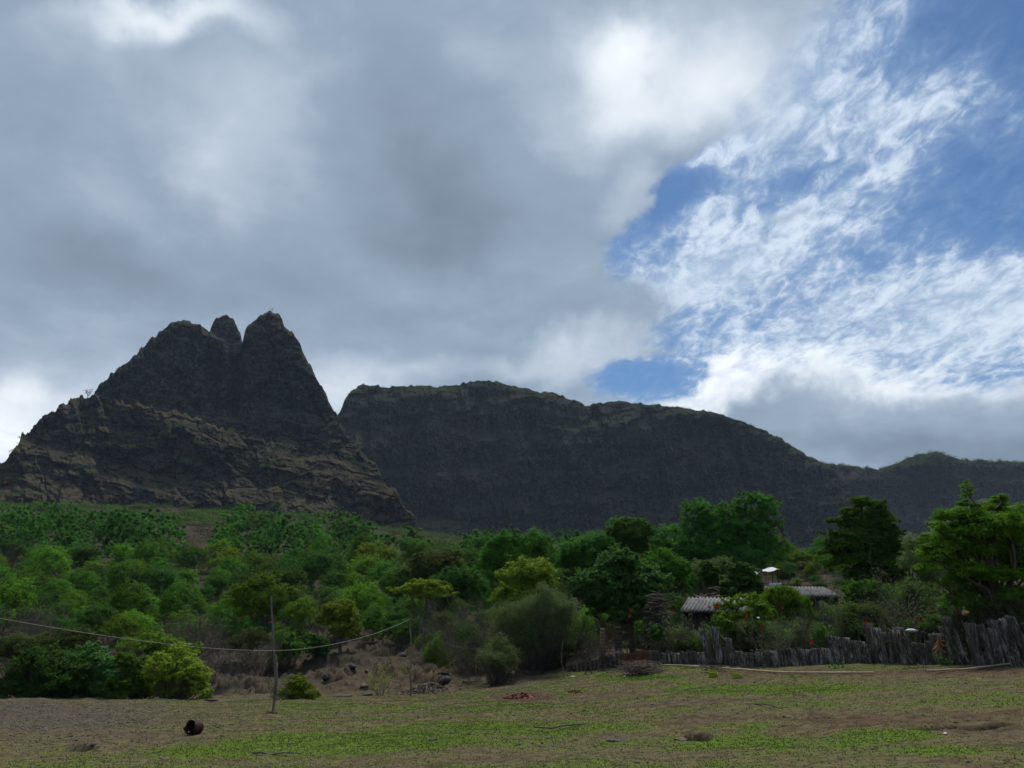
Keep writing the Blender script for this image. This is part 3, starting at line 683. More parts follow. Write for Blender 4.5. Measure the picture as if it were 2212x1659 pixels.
def build_forest():
    pts, r = place_forest(); n_ind = 0; far = []
    for (D, u, X, Y, w, vb) in pts:
        nz = float(pn(X / 16, Y / 22, 0, 77)); q = r.uniform()
        if D < 62 and q < .38: k = 8
        elif D > 150 and q < .12: k = 8
        elif q < .05: k = 8
        else:
            t = nz * .9 + r.normal() * .55
            k = (4 if t < -1.0 else 2 if t < -.5 else 0 if t < 0 else 1 if t < .35 else 7 if t < .7 else 3 if t < 1.0 else 5 if t < 1.25 else 6)
        if D > 130 and k == 6: k = 3
        P = PROTO[k]; s = w / P['w'] * (1.05 if k != 8 else 1.0)
        z = float(gz(np.array([X]), np.array([Y]))[0]); rz = r.uniform(0, 6.28)
        inview = -30 < u < 2240
        if n_ind < 288 and inview:
            nm = 'hill_shrub' if k == 8 else 'hill_tree'
            root = empty(nm, (X, Y, z - .1), rz, s); root.scale = (s, s, s * r.uniform(.85, 1.15))
            for nn_, me in (('trunk' if k != 8 else 'branches', P['trunk']), ('crown' if k != 8 else 'foliage', P['crown'])):
                o = bpy.data.objects.new(nn_, me); scene.collection.objects.link(o); o.parent = root
            zone = ('along the bare gully' if D < 66 else 'low on the forested slope' if D < 92 else 'in the middle of the forested slope') if u < 1040 else 'in the belt behind the village trees'
            side = ('towards the left edge' if u < 370 else 'left of the centre' if u < 740 else 'near the centre') if u < 1040 else ('behind the huts' if u > 1400 else 'below the long cliff')
            lab = f"{TONE_WORD[P['tone']]} {'shrub' if k == 8 else 'tree'} {zone}, {side}"
            tag(root, lab, 'shrub' if k == 8 else 'tree', lab.replace(' tree ', ' trees ').replace(' shrub ', ' shrubs '))
            n_ind += 1
        else: far.append((X, Y, z, w, k, rz))
    # the rest of the wood reads as one mass
    lib = {}
    for nm, seed in (('a', 301), ('b', 302), ('c', 303), ('d', 304)):
        rr = np.random.default_rng(seed); lb = lobes_round(rr, 1.0, .85, 6); V, _ = crown(lb, 1250, .068, seed, clump=.2, flat=.6, hollow=.5); lib[nm] = V
    groups = {}
    for (X, Y, z, w, k, rz) in far:
        V = lib['abcd'[int(rz * 100) % 4]] * w * (.85 + .5 * ((rz * 7.3) % 1)) * np.array([1, 1, 1 + .5 * ((rz * 3.1) % 1)])
        c, s = math.cos(rz), math.sin(rz); V = np.stack([V[:, 0] * c - V[:, 1] * s + X, V[:, 0] * s + V[:, 1] * c + Y, V[:, 2] + z - .3], -1)
        groups.setdefault({0: 'dense', 1: 'deep', 2: 'deep', 3: 'mid', 4: 'deep', 5: 'olive', 6: 'mid', 7: 'dense', 8: 'olive'}[k], []).append(V)
    VV = []; MI = []; mats = []
    for gi, (kx, lst) in enumerate(groups.items()):
        A = np.concatenate(lst); VV.append(A); MI.append(np.full(len(A) // 4, gi, np.int32)); mats.append(LM[kx])
    VV = np.concatenate(VV); me = mesh_np('distant_forest', VV, quadF(len(VV) // 4))
    for mm in mats: me.materials.append(mm)
    me.polygons.foreach_set('material_index', np.concatenate(MI)); me.update()
    link('distant_forest', me, kind='stuff')
    print('forest', n_ind, len(far))
build_forest()

# ------------------------------------------------------------------ scrub on the mountain slopes and ridges
def scrub(name, pts, sizes, mats, per, leafk, seed, zfl=.6):
    r = np.random.default_rng(seed); n = len(pts); pts = np.asarray(pts); sizes = np.asarray(sizes)
    k = np.repeat(np.arange(n), per)
    d = rdir(len(k), r); d[:, 2] = np.abs(d[:, 2]); q = r.uniform(.35, 1, (len(k), 1)) ** .6
    C = pts[k] + d * q * sizes[k][:, None] * np.array([1, 1, zfl])
    V = leaves(C, d * .6 + np.array([0, 0, .6]), 1.0, .55, r, .8)
    V = (V.reshape(-1, 4, 3) - C[:, None]) * (sizes[k] * leafk)[:, None, None] + C[:, None]
    me = mesh_np(name, V.reshape(-1, 3), quadF(len(C)))
    for m_ in mats: me.materials.append(m_)
    mi = r.choice(len(mats), n)[k].astype(np.int32); me.polygons.foreach_set('material_index', mi); me.update()
    return link(name, me, kind='stuff')
def pick(S, n, seed, cond):
    r = np.random.default_rng(seed); P = S.reshape(-1, 3); P = P[r.integers(0, len(P), n * 12)]
    u, v = uv_of(P[:, 0], P[:, 1], P[:, 2]); P = P[cond(P, u, v)]
    return P[:n]
def build_scrub():
    r = np.random.default_rng(9)
    # ground: dry leafless scrub above the wood
    n = 9000; D = np.sqrt(r.uniform(190 ** 2, 560 ** 2, n)); u = r.uniform(-80, 2300, n)
    X = (u - 1106) / 1671 * D; z = gz(X, D); uu, v = uv_of(X, D, z)
    ok = (v < np.interp(u, EDGE[:, 0], EDGE[:, 1]) + 28)
    P = np.stack([X, D, z], -1)[ok]; clus = fbm(P[:, 0] / 40, P[:, 1] / 50, 0, 3, 5)
    scrub('dry_scrub', P, r.uniform(1.2, 3.0, len(P)), [LM['dry'], LM['dry'], LM['grey'], LM['dry']], 46, .22, 1)
    ex = np.array([gp(uq, Dq_) for uq, Dq_ in zip(r.uniform(-60, 120, 26), r.uniform(285, 400, 26))])
    g_ = P[(clus + r.normal(size=len(P)) * .3) > .28]
    g_ = np.concatenate([g_ + np.array([1.5, 1, 0]), ex]); scrub('green_scrub', g_, np.concatenate([r.uniform(2.2, 4.8, len(g_) - len(ex)), r.uniform(4, 7, len(ex))]), [LM['deep'], LM['mid'], LM['deep']], 130, .18, 2, .75)
    # skirt of the left mountain
    S = pick(SK, 2200, 3, lambda P, u, v: (v > 985 + 40 * np.sin(u / 60)) & (v < 1180))
    scrub('slope_scrub', S, r.uniform(1.0, 2.8, len(S)), [LM['dry'], LM['grey'], LM['dry'], LM['olive']], 36, .24, 4)
    S = pick(SK, 520, 5, lambda P, u, v: (v > 900) & (np.abs((v - 1060) / 150) + .3 * np.sin(u / 31) > .2))
    scrub('ledge_bushes', S, r.uniform(1.2, 4.5, len(S)) , [LM['deep'], LM['olive'], LM['deep']], 90, .2, 6)
    S = pick(E2, 1300, 7, lambda P, u, v: v > 0)
    scrub('talus_scrub', S, r.uniform(1.5, 4.0, len(S)), [LM['dry'], LM['dry'], LM['olive'], LM['deep']], 40, .24, 8)
    # skyline bushes along the massif and the far ridge
    top = E_[-14:, 40:-150]; P = top.reshape(-1, 3); q = P[r.integers(0, len(P), 3000)]
    cl = fbm(q[:, 0] / 30, q[:, 1] * 0, 0, 3, 8) + r.normal(size=len(q)) * .3
    q = q[cl > .02][:1000]
    scrub('ridge_bushes', q, r.uniform(.8, 2.6, len(q)), [LM['deep'], LM['olive'], LM['grey']], 26, .3, 9, .9)
    F = F_.reshape(-1, 3); u, v = uv_of(F[:, 0], F[:, 1], F[:, 2]); T = np.tile(np.arange(F_.shape[1]), F_.shape[0])
    topv = uv_of(*F_[-1].T)[1][T]
    sel = ((v < topv + 5) | ((u > 1900) & (u < 2090) & (v < topv + 46 - np.abs(u - 1990) * .35))) & (r.uniform(size=len(u)) < .16)
    q = F[sel]; q = q[r.permutation(len(q))[:2600]]
    scrub('far_ridge_trees', q, r.uniform(2.0, 5.5, len(q)), [LM['deep'], LM['mid'], LM['deep']], 24, .3, 10, .9)
build_scrub()

# ------------------------------------------------------------------ single trees and bushes
def pos(u, D):
    X, Y, Z = gp(u, D); return X, Y, Z
def key_tree(name, label, cat, u, D, lobes_uv, leaf, n, mat, seed, trunk_r=.14, group=None, base_u=None, depth=1.0, trunk_mat=None, trunk=True, fork=.35, zshift=0, **kw):
    """lobes_uv: (u, v, ru, rv) of foliage masses as they show; they become ellipsoids at real distance D, spread in depth too"""
    bu = base_u if base_u is not None else u
    X, Y, Z = pos(bu, D); Z -= .05
    r = np.random.default_rng(seed); L = []
    for k, q in enumerate(lobes_uv):
        lu, lv, ru, rv = q[:4]
        dd = (q[4] if len(q) > 4 else r.uniform(-.6, .6)) * depth
        lx, ly, lz = at(lu, lv, D + dd); m = D / 1671
        L.append((float(lx) - X, float(ly) - Y, float(lz) - Z, ru * m, (ru + rv) * .5 * m, rv * m))
    for q in list(L):
        for _ in range(2):
            d = rdir(1, r)[0]; d[2] = abs(d[2]) * .9 - .15; f = r.uniform(.28, .5)
            L.append((q[0] + d[0] * q[3] * 1.05, q[1] + d[1] * q[4] * 1.05, q[2] + d[2] * q[5] * 1.1, q[3] * f, q[4] * f, q[5] * f))
    V, ends = crown(L, int(n * 2.3), leaf * .74, seed, **{'hollow': .5, 'rag': .6, 'clump': .19, **kw})
    L = L[:len(lobes_uv)]
    root = empty(name, (X, Y, Z))
    if trunk:
        h = max(l[2] for l in L)
        TV, TF = trunk_np(L, ends, h, trunk_r, seed, fork)
        link('trunk', mesh_np('trunk', TV, TF, True), trunk_mat or bark, root)
    else:
        polys = []; rr = np.random.default_rng(seed + 2)
        for e in ends[::5]:
            polys.append(limb((e[0] * .25, e[1] * .25, -.1), e, .018, .006, rr, .08, 5))
        TV, TF = tubes(polys, 3); link('stems', mesh_np('stems', TV, TF), trunk_mat or twig_m, root)
    link('crown' if trunk else 'foliage', mesh_np('crown', V, quadF(len(V) // 4)), LM[mat], root)
    tag(root, label, cat, group)
    return root, L
def twig_shrub(label, u, D, h, w, n, seed, mat=None, leafm=None, nleaf=0, leaf=.08, name='bare_shrub', cat='shrub', r0=.016, kids=4, lean=1.0, group=None, levels=3, **kw):
    X, Y, Z = pos(u, D); root = empty(name, (X, Y, Z))
    V, F, tips = twigs(h, w, n, seed, r0, lean, levels, kids)
    link('branches', mesh_np('branches', V, F), mat or twig_m, root)
    if nleaf:
        r = np.random.default_rng(seed); C = tips[r.integers(0, len(tips), nleaf)] + r.normal(size=(nleaf, 3)) * .12 * h * .4
        V = leaves(C, np.tile([0, 0, 1.0], (nleaf, 1)), leaf, leaf * .5, r, .9)
        link('foliage', mesh_np('foliage', V, quadF(nleaf)), LM[leafm], root)
    tag(root, label, cat, group); return root, tips

# far belt behind the huts
key_tree('broad_tree', 'large dark many-headed tree standing tall behind the huts', 'tree', 1590, 70,
    [(1640, 1098, 42, 34), (1610, 1080, 26, 20), (1660, 1090, 24, 20), (1515, 1112, 46, 32), (1500, 1095, 26, 18), (1575, 1108, 36, 24), (1452, 1168, 44, 38), (1430, 1190, 26, 26), (1545, 1150, 42, 30), (1600, 1138, 40, 26), (1490, 1150, 38, 30), (1645, 1138, 36, 26), (1530, 1200, 50, 26), (1560, 1172, 58, 44), (1505, 1185, 44, 34), (1622, 1170, 52, 44), (1658, 1195, 36, 34), (1680, 1128, 16, 16), (1590, 1210, 70, 30), (1440, 1195, 26, 22), (1540, 1135, 40, 24)],
    .26, 34000, 'dense', 401, .32, base_u=1590, depth=1.6, clump=.17, hollow=.65, rag=.45)
key_tree('round_tree', 'dark round-headed tree standing clear above the others below the cliff', 'tree', 1365, 72, [(1365, 1152, 40, 34), (1350, 1135, 26, 20), (1385, 1145, 24, 26), (1368, 1180, 36, 24)], .26, 11000, 'dense', 402, .22)
key_tree('round_tree', 'low dark dome-shaped tree left of the tallest round-headed tree', 'tree', 1265, 74, [(1250, 1190, 40, 32), (1290, 1180, 42, 34), (1225, 1205, 24, 22), (1310, 1200, 26, 26), (1268, 1215, 60, 24)], .26, 12000, 'dense', 403, .22)
key_tree('broad_tree', 'wide dark tree with bare vines below the middle of the cliff', 'tree', 1110, 72, [(1150, 1180, 46, 32), (1095, 1172, 40, 26), (1075, 1195, 40, 30), (1170, 1205, 34, 30), (1115, 1215, 66, 34), (1060, 1220, 34, 30), (1112, 1148, 14, 12)], .26, 13000, 'mid', 404, .25)
key_tree('broad_tree', 'dull olive dome-shaped tree right of the forested slope', 'tree', 940, 74, [(940, 1212, 48, 26), (905, 1228, 34, 24), (975, 1222, 34, 24), (935, 1240, 60, 22)], .24, 9000, 'olive', 405, .2)
key_tree('broad_tree', 'dark green tree in front of the dull olive dome-shaped tree', 'tree', 985, 64, [(985, 1250, 40, 26), (1020, 1262, 36, 26), (955, 1270, 34, 26), (1000, 1285, 46, 20)], .24, 8000, 'deep', 406, .2)
key_tree('tree', 'bright flat-topped tree among the dark ones left of the yellow-green tree', 'tree', 915, 60, [(915, 1262, 42, 10), (880, 1275, 36, 10), (945, 1272, 34, 9), (920, 1285, 48, 12)], .2, 5200, 'yellow', 407, .12, flat=.4)
key_tree('tree', 'broad light green tree rising behind the head of the near wooden pole', 'tree', 562, 66, [(575, 1262, 40, 22), (535, 1278, 36, 22), (612, 1284, 36, 22), (565, 1300, 56, 22), (510, 1300, 30, 20), (640, 1300, 26, 18), (560, 1320, 60, 18)], .2, 9500, 'fresh', 408, .14)
key_tree('tree', 'yellowish bush-like tree on the gully edge between the two poles', 'tree', 735, 57, [(735, 1320, 38, 24), (708, 1335, 26, 22), (765, 1345, 22, 22), (740, 1365, 34, 20)], .18, 6000, 'yellow', 409, .12)
key_tree('tree', 'yellow-green leafy tree above the pale feathery bush', 'tree', 1140, 48, [(1150, 1232, 44, 26), (1120, 1250, 40, 26), (1175, 1258, 30, 26), (1095, 1290, 34, 30), (1130, 1290, 44, 30), (1080, 1320, 20, 20), (1165, 1290, 34, 26)], .19, 13000, 'yellow', 410, .16)
key_tree('tree', 'dark mango-like round tree touching the large broad-leafed one', 'tree', 1440, 48, [(1438, 1235, 44, 36), (1415, 1210, 26, 20), (1462, 1258, 30, 34), (1440, 1275, 48, 28)], .24, 13000, 'mid', 411, .18, droop=.4)
key_tree('tree', 'large dark bluish broad-leafed tree beside the gate', 'tree', 1355, 42,
    [(1330, 1235, 52, 40), (1280, 1262, 46, 30), (1392, 1262, 50, 34), (1350, 1208, 30, 20), (1250, 1270, 22, 16), (1265, 1285, 26, 18), (1330, 1285, 60, 30), (1395, 1295, 36, 26), (1310, 1315, 36, 22), (1370, 1325, 44, 24), (1340, 1345, 32, 18), (1405, 1318, 24, 16), (1300, 1245, 30, 20)],
    .25, 21000, 'blue', 412, .17, base_u=1357, wid=.55, droop=.15, clump=.2, depth=1.3)
key_tree('tree', 'small dark dense tree behind the woodpile', 'tree', 1532, 56, [(1532, 1235, 22, 20), (1540, 1255, 20, 20)], .22, 4200, 'deep', 413, .12)
key_tree('tree', 'dark broad-leafed tree just left of the white tarpaulin shelter', 'tree', 1600, 42, [(1602, 1245, 32, 24), (1578, 1268, 26, 24), (1625, 1270, 26, 26), (1600, 1290, 44, 22), (1595, 1225, 20, 14), (1640, 1285, 18, 16)], .21, 9500, 'blue', 414, .12, wid=.45)
key_tree('bamboo_clump', 'pale green feathery clump between the dark mango-like tree and the woodpile', 'bamboo', 1530, 62, [(1510, 1235, 30, 26), (1555, 1225, 34, 24), (1500, 1268, 22, 26), (1575, 1240, 26, 24), (1520, 1275, 30, 22)], .26, 9000, 'pale', 415, .05, wid=.18, trunk=False, droop=.2)
key_tree('layered_tree', 'tall dark conical tree with layered branches right of the grey roof', 'tree', 1868, 45,
    [(1862, 1086, 22, 18), (1895, 1092, 18, 14), (1845, 1108, 24, 16), (1893, 1112, 28, 18), (1806, 1124, 20, 8), (1832, 1130, 30, 14), (1880, 1134, 40, 20), (1922, 1128, 18, 12), (1850, 1158, 40, 22), (1795, 1152, 22, 9), (1912, 1155, 30, 20), (1944, 1150, 12, 8), (1825, 1178, 40, 18), (1880, 1182, 44, 26), (1790, 1192, 22, 12), (1935, 1185, 26, 16), (1840, 1208, 46, 20), (1905, 1214, 46, 24), (1955, 1205, 20, 10), (1800, 1218, 22, 12), (1850, 1240, 34, 18), (1915, 1244, 40, 20), (1880, 1262, 34, 14)],
    .2, 30000, 'dense', 416, .2, base_u=1862, flat=.5, low=-.4, rag=.8, clump=.34, fork=.6)
key_tree('feathery_tree', 'tall bright green feathery-leafed tree at the right edge', 'tree', 2120, 28,
    [(2090, 1062, 14, 24, .2), (2082, 1090, 18, 14), (2160, 1078, 20, 14), (2140, 1098, 34, 20), (2110, 1120, 44, 20), (2040, 1118, 26, 16), (2025, 1140, 22, 18), (2195, 1115, 40, 24), (2080, 1150, 56, 24), (2150, 1150, 52, 26), (2215, 1160, 50, 30), (2040, 1180, 44, 24), (2110, 1190, 60, 26), (2180, 1200, 60, 28), (2035, 1215, 34, 20), (2090, 1235, 46, 22), (2150, 1245, 52, 22), (2210, 1240, 50, 30), (2120, 1275, 44, 20), (2190, 1290, 46, 24), (2060, 1262, 34, 20), (2010, 1170, 24, 16), (2005, 1200, 26, 18), (2000, 1230, 24, 16), (2075, 1300, 40, 18), (2140, 1305, 44, 20), (2210, 1310, 40, 22), (2170, 1130, 50, 24), (2070, 1115, 34, 20)],
    .17, 52000, 'bright', 417, .13, base_u=2140, wid=.26, clump=.34, flat=.42, low=-.4, rag=.6, droop=.1, fork=.3)
key_tree('tree', 'grey-green thin-leafed tree behind the feathery-leafed tree', 'tree', 2000, 40, [(1985, 1175, 40, 26), (2010, 1205, 44, 30), (1975, 1215, 34, 26), (2030, 1240, 40, 24), (1995, 1255, 40, 26)], .15, 9000, 'pale', 418, .1, wid=.3)
for k, (u, D, lb, mt, sd) in enumerate([
    (1725, 92, [(1725, 1205, 36, 14), (1700, 1212, 26, 12)], 'fresh', 421), (1780, 96, [(1780, 1208, 38, 14), (1810, 1215, 26, 12)], 'mid', 422),
    (1815, 80, [(1815, 1228, 34, 14)], 'fresh', 423), (1745, 84, [(1745, 1225, 30, 10)], 'olive', 424), (1960, 90, [(1960, 1200, 44, 18)], 'mid', 425), (2075, 92, [(2075, 1200, 60, 22)], 'deep', 426), (1710, 112, [(1705, 1195, 26, 10)], 'mid', 427)]):
    key_tree('bush', ['light green low bush on the open slope right of the tarpaulin shelter', 'mid green low bush on the open slope left of the conical tree', 'light green bush touching the conical tree from the left', 'small olive bush in the middle of the open slope', 'mid green bush half hidden between the conical and the feathery tree', 'dark bush half hidden behind the feathery tree', 'mid green bush below the dark cliff, farthest on the open slope'][k], 'bush', u, D, lb, .24, 3200, mt, sd, .08, trunk=False, group='bushes on the open slope')

# bushes along the fence and in the yard
key_tree('mango_tree', 'low bright mango tree with drooping leaves behind the fence', 'tree', 1700, 36, [(1690, 1290, 40, 20), (1665, 1305, 30, 20), (1720, 1310, 34, 22), (1700, 1330, 46, 20), (1735, 1330, 24, 16)], .24, 9500, 'fresh', 431, .09, wid=.22, droop=.55, clump=.25)
hib, hl = key_tree('hibiscus_bush', 'leafy hibiscus bush with red flowers in front of the corrugated hut roof', 'bush', 1600, 34.4, [(1575, 1310, 26, 18), (1615, 1300, 30, 20), (1640, 1325, 32, 24), (1600, 1345, 40, 26), (1565, 1350, 24, 26), (1645, 1360, 26, 24)], .14, 8000, 'fresh', 432, .05, wid=.5, trunk=False, hollow=.3)
key_tree('jackfruit_tree', 'small leafy tree with drooping leaves below the conical tree', 'tree', 1885, 33, [(1875, 1275, 40, 20), (1850, 1290, 28, 20), (1915, 1285, 30, 20), (1890, 1305, 46, 20)], .2, 7500, 'mid', 433, .07, wid=.35, droop=.45)
key_tree('bush', 'sparse olive bush behind the fence below the small drooping tree', 'bush', 1880, 31.2, [(1850, 1330, 40, 26), (1900, 1335, 44, 28), (1870, 1360, 50, 22), (1835, 1355, 24, 20)], .11, 8000, 'olive', 434, .04, trunk=False, hollow=.2, clump=.4)
key_tree('bush', 'brownish green tangled bush between the conical and the feathery tree', 'bush', 1970, 31, [(1960, 1310, 44, 34), (1995, 1330, 40, 34), (1975, 1280, 36, 24), (2010, 1360, 40, 24), (1945, 1350, 40, 24)], .10, 9000, 'olive', 435, .04, trunk=False, hollow=.2, clump=.4)
key_tree('bush', 'dark leafy bush at the foot of the feathery tree', 'bush', 2110, 29.2, [(2090, 1320, 36, 22), (2130, 1330, 40, 24), (2175, 1325, 36, 26), (2205, 1340, 34, 24), (2060, 1340, 26, 18)], .11, 7000, 'mid', 436, .04, trunk=False, hollow=.3)
key_tree('bush', 'olive hedge bush behind the low part of the fence', 'bush', 1490, 36.2, [(1470, 1375, 26, 24), (1500, 1385, 28, 20), (1440, 1380, 24, 22)], .11, 5000, 'pale', 437, .04, trunk=False, hollow=.2, wid=.3)
key_tree('bush', 'light green spindly bush behind the middle of the fence', 'bush', 1660, 33.8, [(1640, 1385, 26, 22), (1672, 1380, 26, 24), (1700, 1390, 20, 18)], .10, 4500, 'pale', 438, .04, trunk=False, hollow=.2, wid=.3)
for k, (u, v, rx) in enumerate([(1590, 1375, 18), (1540, 1395, 14), (1415, 1370, 16)]):
    key_tree('bush', ['small bright bush at the tall sheets left of the middle of the fence', 'small yellow-green bush just behind the low sheets of the fence', 'thin dark bush right of the gate'][k], 'bush', u, 35.3, [(u, v, rx, 24)], .10, 2200, ['fresh', 'yellow', 'deep'][k], 441 + k, .03, trunk=False, hollow=.2)
# the tangle of the yard: many leafy shrubs, none apart from its neighbours
def yard_tangle():
    r = np.random.default_rng(71); protos = []
    for j, (mt, wid, leaf) in enumerate([('olive', .35, .09), ('mid', .5, .10), ('pale', .25, .09), ('fresh', .45, .10), ('deep', .5, .11), ('grey', .4, .08)]):
        lb = [(r.normal() * .5, r.normal() * .4, r.uniform(.5, 1.6), .55, .5, .5) for _ in range(6)]
        V, ends = crown(lb, 4200, leaf, 720 + j, hollow=.15, clump=.4, wid=wid, droop=.15)
        fm = mesh_np('foliage', V, quadF(len(V) // 4)); fm.materials.append(LM[mt])
        TV, TF, _ = twigs(2.1, 1.9, 12, 740 + j, .014, 1.2, 3, 4); bm_ = mesh_np('branches', TV, TF); bm_.materials.append(twig_m)
        protos.append((fm, bm_))
    for zone, (u0, u1, d0, d1, n, h0, h1), lab in (
        ('a', (1430, 1830, 33.0, 37.5, 17, .55, .85), 'leafy shrub in the tangle just behind the left half of the fence'),
        ('b', (1830, 2400, 27.0, 33.0, 27, .75, 1.15), 'leafy shrub in the tangle behind the right half of the fence'),
        ('c', (1820, 2420, 36.0, 56.0, 22, 1.0, 1.5), 'leafy shrub deeper in the yard behind the conical and feathery trees'),
        ('d', (1240, 1450, 41.0, 56.0, 15, 1.0, 1.5), 'leafy shrub under the trees behind the gate'),
        ('e', (1560, 1840, 58.0, 92.0, 16, .7, 1.2), 'low scrubby bush on the open slope behind the huts'),
        ('f', (920, 1230, 44.0, 60.0, 14, .9, 1.5), 'leafy shrub in the thicket between the gully and the large pale feathery bush')):
        for k in range(n):
            u = u0 + (u1 - u0) * (k + r.uniform()) / n; D = r.uniform(d0, d1)
            if zone == 'a': D = FDY(u) + r.uniform(1.5, 3.6); 
            if zone == 'b': D = FDY(u) + r.uniform(1.7, 5.0)
            if zone == 'e' and 1615 < u < 1705: D = r.uniform(80, 92)
            X, Y, Z = pos(u, D); s_ = r.uniform(h0, h1); f, b = protos[r.integers(0, 6)]
            root = empty('yard_shrub' if zone in 'abcd' else 'wild_shrub', (X, Y, Z), r.uniform(0, 6.28), s_)
            for nm, me in (('foliage', f), ('branches', b)):
                o = bpy.data.objects.new(nm, me); scene.collection.objects.link(o); o.parent = root
            tag(root, lab, 'shrub', lab.replace('shrub', 'shrubs').replace('bush ', 'bushes '))
def FDY(u): return float(np.interp(u, [1330, 1500, 1800, 2212, 2450], [34.3, 33.0, 29.6, 25.0, 22.6]))
yard_tangle()
# red flowers belong to the hibiscus and its neighbours
flower_m = plain_mat('flower_red', (.30, .012, .010), (.50, .03, .02), 10, .6)
def petals(r_, seed):
    r = np.random.default_rng(seed); C = []; V = []
    for k in range(5):
        a = k * 1.2566 + r.uniform(-.1, .1); d = np.array([math.cos(a), -.35, math.sin(a)]); t = np.array([-math.sin(a), 0, math.cos(a)])
        V += [(0, 0, 0), tuple(d * r_ * .6 + t * r_ * .45), tuple(d * r_ * 1.1), tuple(d * r_ * .6 - t * r_ * .45)]
    return np.array(V)
FL = [(1532, 1311), (1546, 1318), (1549, 1308), (1453, 1321), (1363, 1318), (1612, 1330), (1690, 1312), (1360, 1330), (1645, 1355)]
for k, (u, v) in enumerate(FL):
    X, Y, Z = at(u, v, 33.4); o = link('flower', mesh_np('flower', petals(.055 + .012 * (k % 3), k), quadF(5)), flower_m, hib)
    o.location = (float(X) - hib.location[0], float(Y) - hib.location[1], float(Z) - hib.location[2])
hib2, _ = key_tree('hibiscus_bush', 'thin hibiscus bush with large red flowers near the right end of the fence', 'bush', 2040, 28.8, [(2050, 1335, 30, 26), (2020, 1350, 26, 24), (2070, 1355, 26, 20)], .10, 3200, 'mid', 445, .03, trunk=False, hollow=.2)
for k, (u, v) in enumerate([(2066, 1319), (1982, 1338), (1752, 1387), (2070, 1322), (1870, 1345)]):
    X, Y, Z = at(u, v, 28.2); o = link('flower', mesh_np('flower', petals(.06 + .012 * (k % 3), 20 + k), quadF(5)), flower_m, hib2)
    o.location = (float(X) - hib2.location[0], float(Y) - hib2.location[1], float(Z) - hib2.location[2])

# middle: pale feathery bush group and thickets left of the gate
key_tree('feathery_bush', 'large pale feathery bush with many thin stems left of the gate', 'bush', 1150, 40,
    [(1140, 1320, 50, 34), (1185, 1300, 46, 34), (1215, 1330, 42, 38), (1100, 1345, 40, 34), (1165, 1350, 60, 36), (1225, 1370, 34, 34), (1080, 1330, 30, 26), (1125, 1385, 46, 30), (1195, 1390, 50, 30)],
    .13, 24000, 'pale', 451, .05, wid=.22, trunk=False, hollow=.25, clump=.36, rag=.5)
key_tree('feathery_bush', 'small grey-green feathery bush at the end of the bare gully', 'bush', 1075, 37, [(1075, 1405, 30, 26), (1060, 1425, 28, 24), (1100, 1425, 28, 26), (1078, 1440, 34, 20), (1075, 1385, 18, 14)], .11, 8000, 'pale', 452, .04, wid=.25, trunk=False, hollow=.2, clump=.4)
key_tree('bush', 'dull green bush in the thicket left of the ramp', 'bush', 1205, 41.5, [(1200, 1395, 40, 20), (1240, 1400, 30, 20), (1175, 1410, 30, 16)], .10, 6000, 'olive', 453, .03, trunk=False, hollow=.2, clump=.4)
# left foreground bushes beyond the gravel bank
key_tree('bush', 'dark leafy bush at the far left behind the gravel bank', 'bush', 90, 38, [(60, 1450, 44, 40), (105, 1440, 50, 40), (150, 1460, 40, 40), (70, 1485, 60, 30), (20, 1480, 34, 30), (120, 1490, 60, 26)], .17, 15000, 'deep', 461, .06, trunk=False)
key_tree('bush', 'tall dark bush in the middle of the clump behind the gravel bank', 'bush', 205, 38.5, [(200, 1415, 30, 26), (180, 1440, 36, 34), (225, 1450, 36, 36), (200, 1480, 56, 34), (250, 1480, 34, 34)], .17, 13000, 'blue', 462, .06, trunk=False)
key_tree('bush', 'yellow-green bush at the right end of the clump behind the gravel bank', 'bush', 375, 37.5, [(385, 1428, 36, 30), (350, 1450, 36, 34), (415, 1455, 30, 34), (380, 1480, 54, 32), (330, 1440, 24, 24), (425, 1490, 24, 20)], .15, 13000, 'yellow', 463, .06, trunk=False)
key_tree('bush', 'mid green bush beside the yellow-green bush behind the gravel bank', 'bush', 300, 38, [(300, 1450, 36, 34), (285, 1480, 44, 34), (330, 1485, 36, 30), (270, 1430, 22, 22)], .15, 10000, 'mid', 464, .06, trunk=False)
key_tree('bush', 'dull olive bush behind the clump at the left edge', 'bush', 60, 47, [(50, 1395, 60, 24), (130, 1390, 44, 26), (0, 1410, 50, 26), (170, 1375, 40, 20)], .16, 10000, 'olive', 465, .06, trunk=False)
key_tree('bush', 'light green bush behind the yellow-green bush of the clump', 'bush', 330, 48, [(330, 1395, 44, 24), (380, 1405, 40, 22), (290, 1400, 34, 22)], .16, 7500, 'fresh', 466, .06, trunk=False)
key_tree('bush', 'single round yellow-green bush beside the near wooden pole', 'bush', 643, 34, [(643, 1482, 24, 22), (628, 1495, 22, 18), (662, 1498, 22, 16), (642, 1502, 34, 14), (640, 1468, 14, 12)], .11, 9000, 'yellow', 467, .03, trunk=False, hollow=.5)
key_tree('bush', 'low yellow-green bush right of the clump on the gravel bank', 'bush', 445, 36, [(445, 1500, 14, 10)], .11, 1500, 'yellow', 468, .02, trunk=False)
key_tree('bush', 'green bush on the gully edge behind the near wooden pole', 'bush', 615, 53, [(612, 1385, 26, 22), (625, 1405, 26, 26), (650, 1400, 20, 18), (600, 1420, 22, 20)], .15, 6000, 'mid', 469, .04, trunk=False)
key_tree('bush', 'dark green bush on the gully edge right of the near wooden pole', 'bush', 690, 54, [(690, 1400, 26, 22), (675, 1385, 22, 16)], .15, 4200, 'deep', 470, .04, trunk=False)
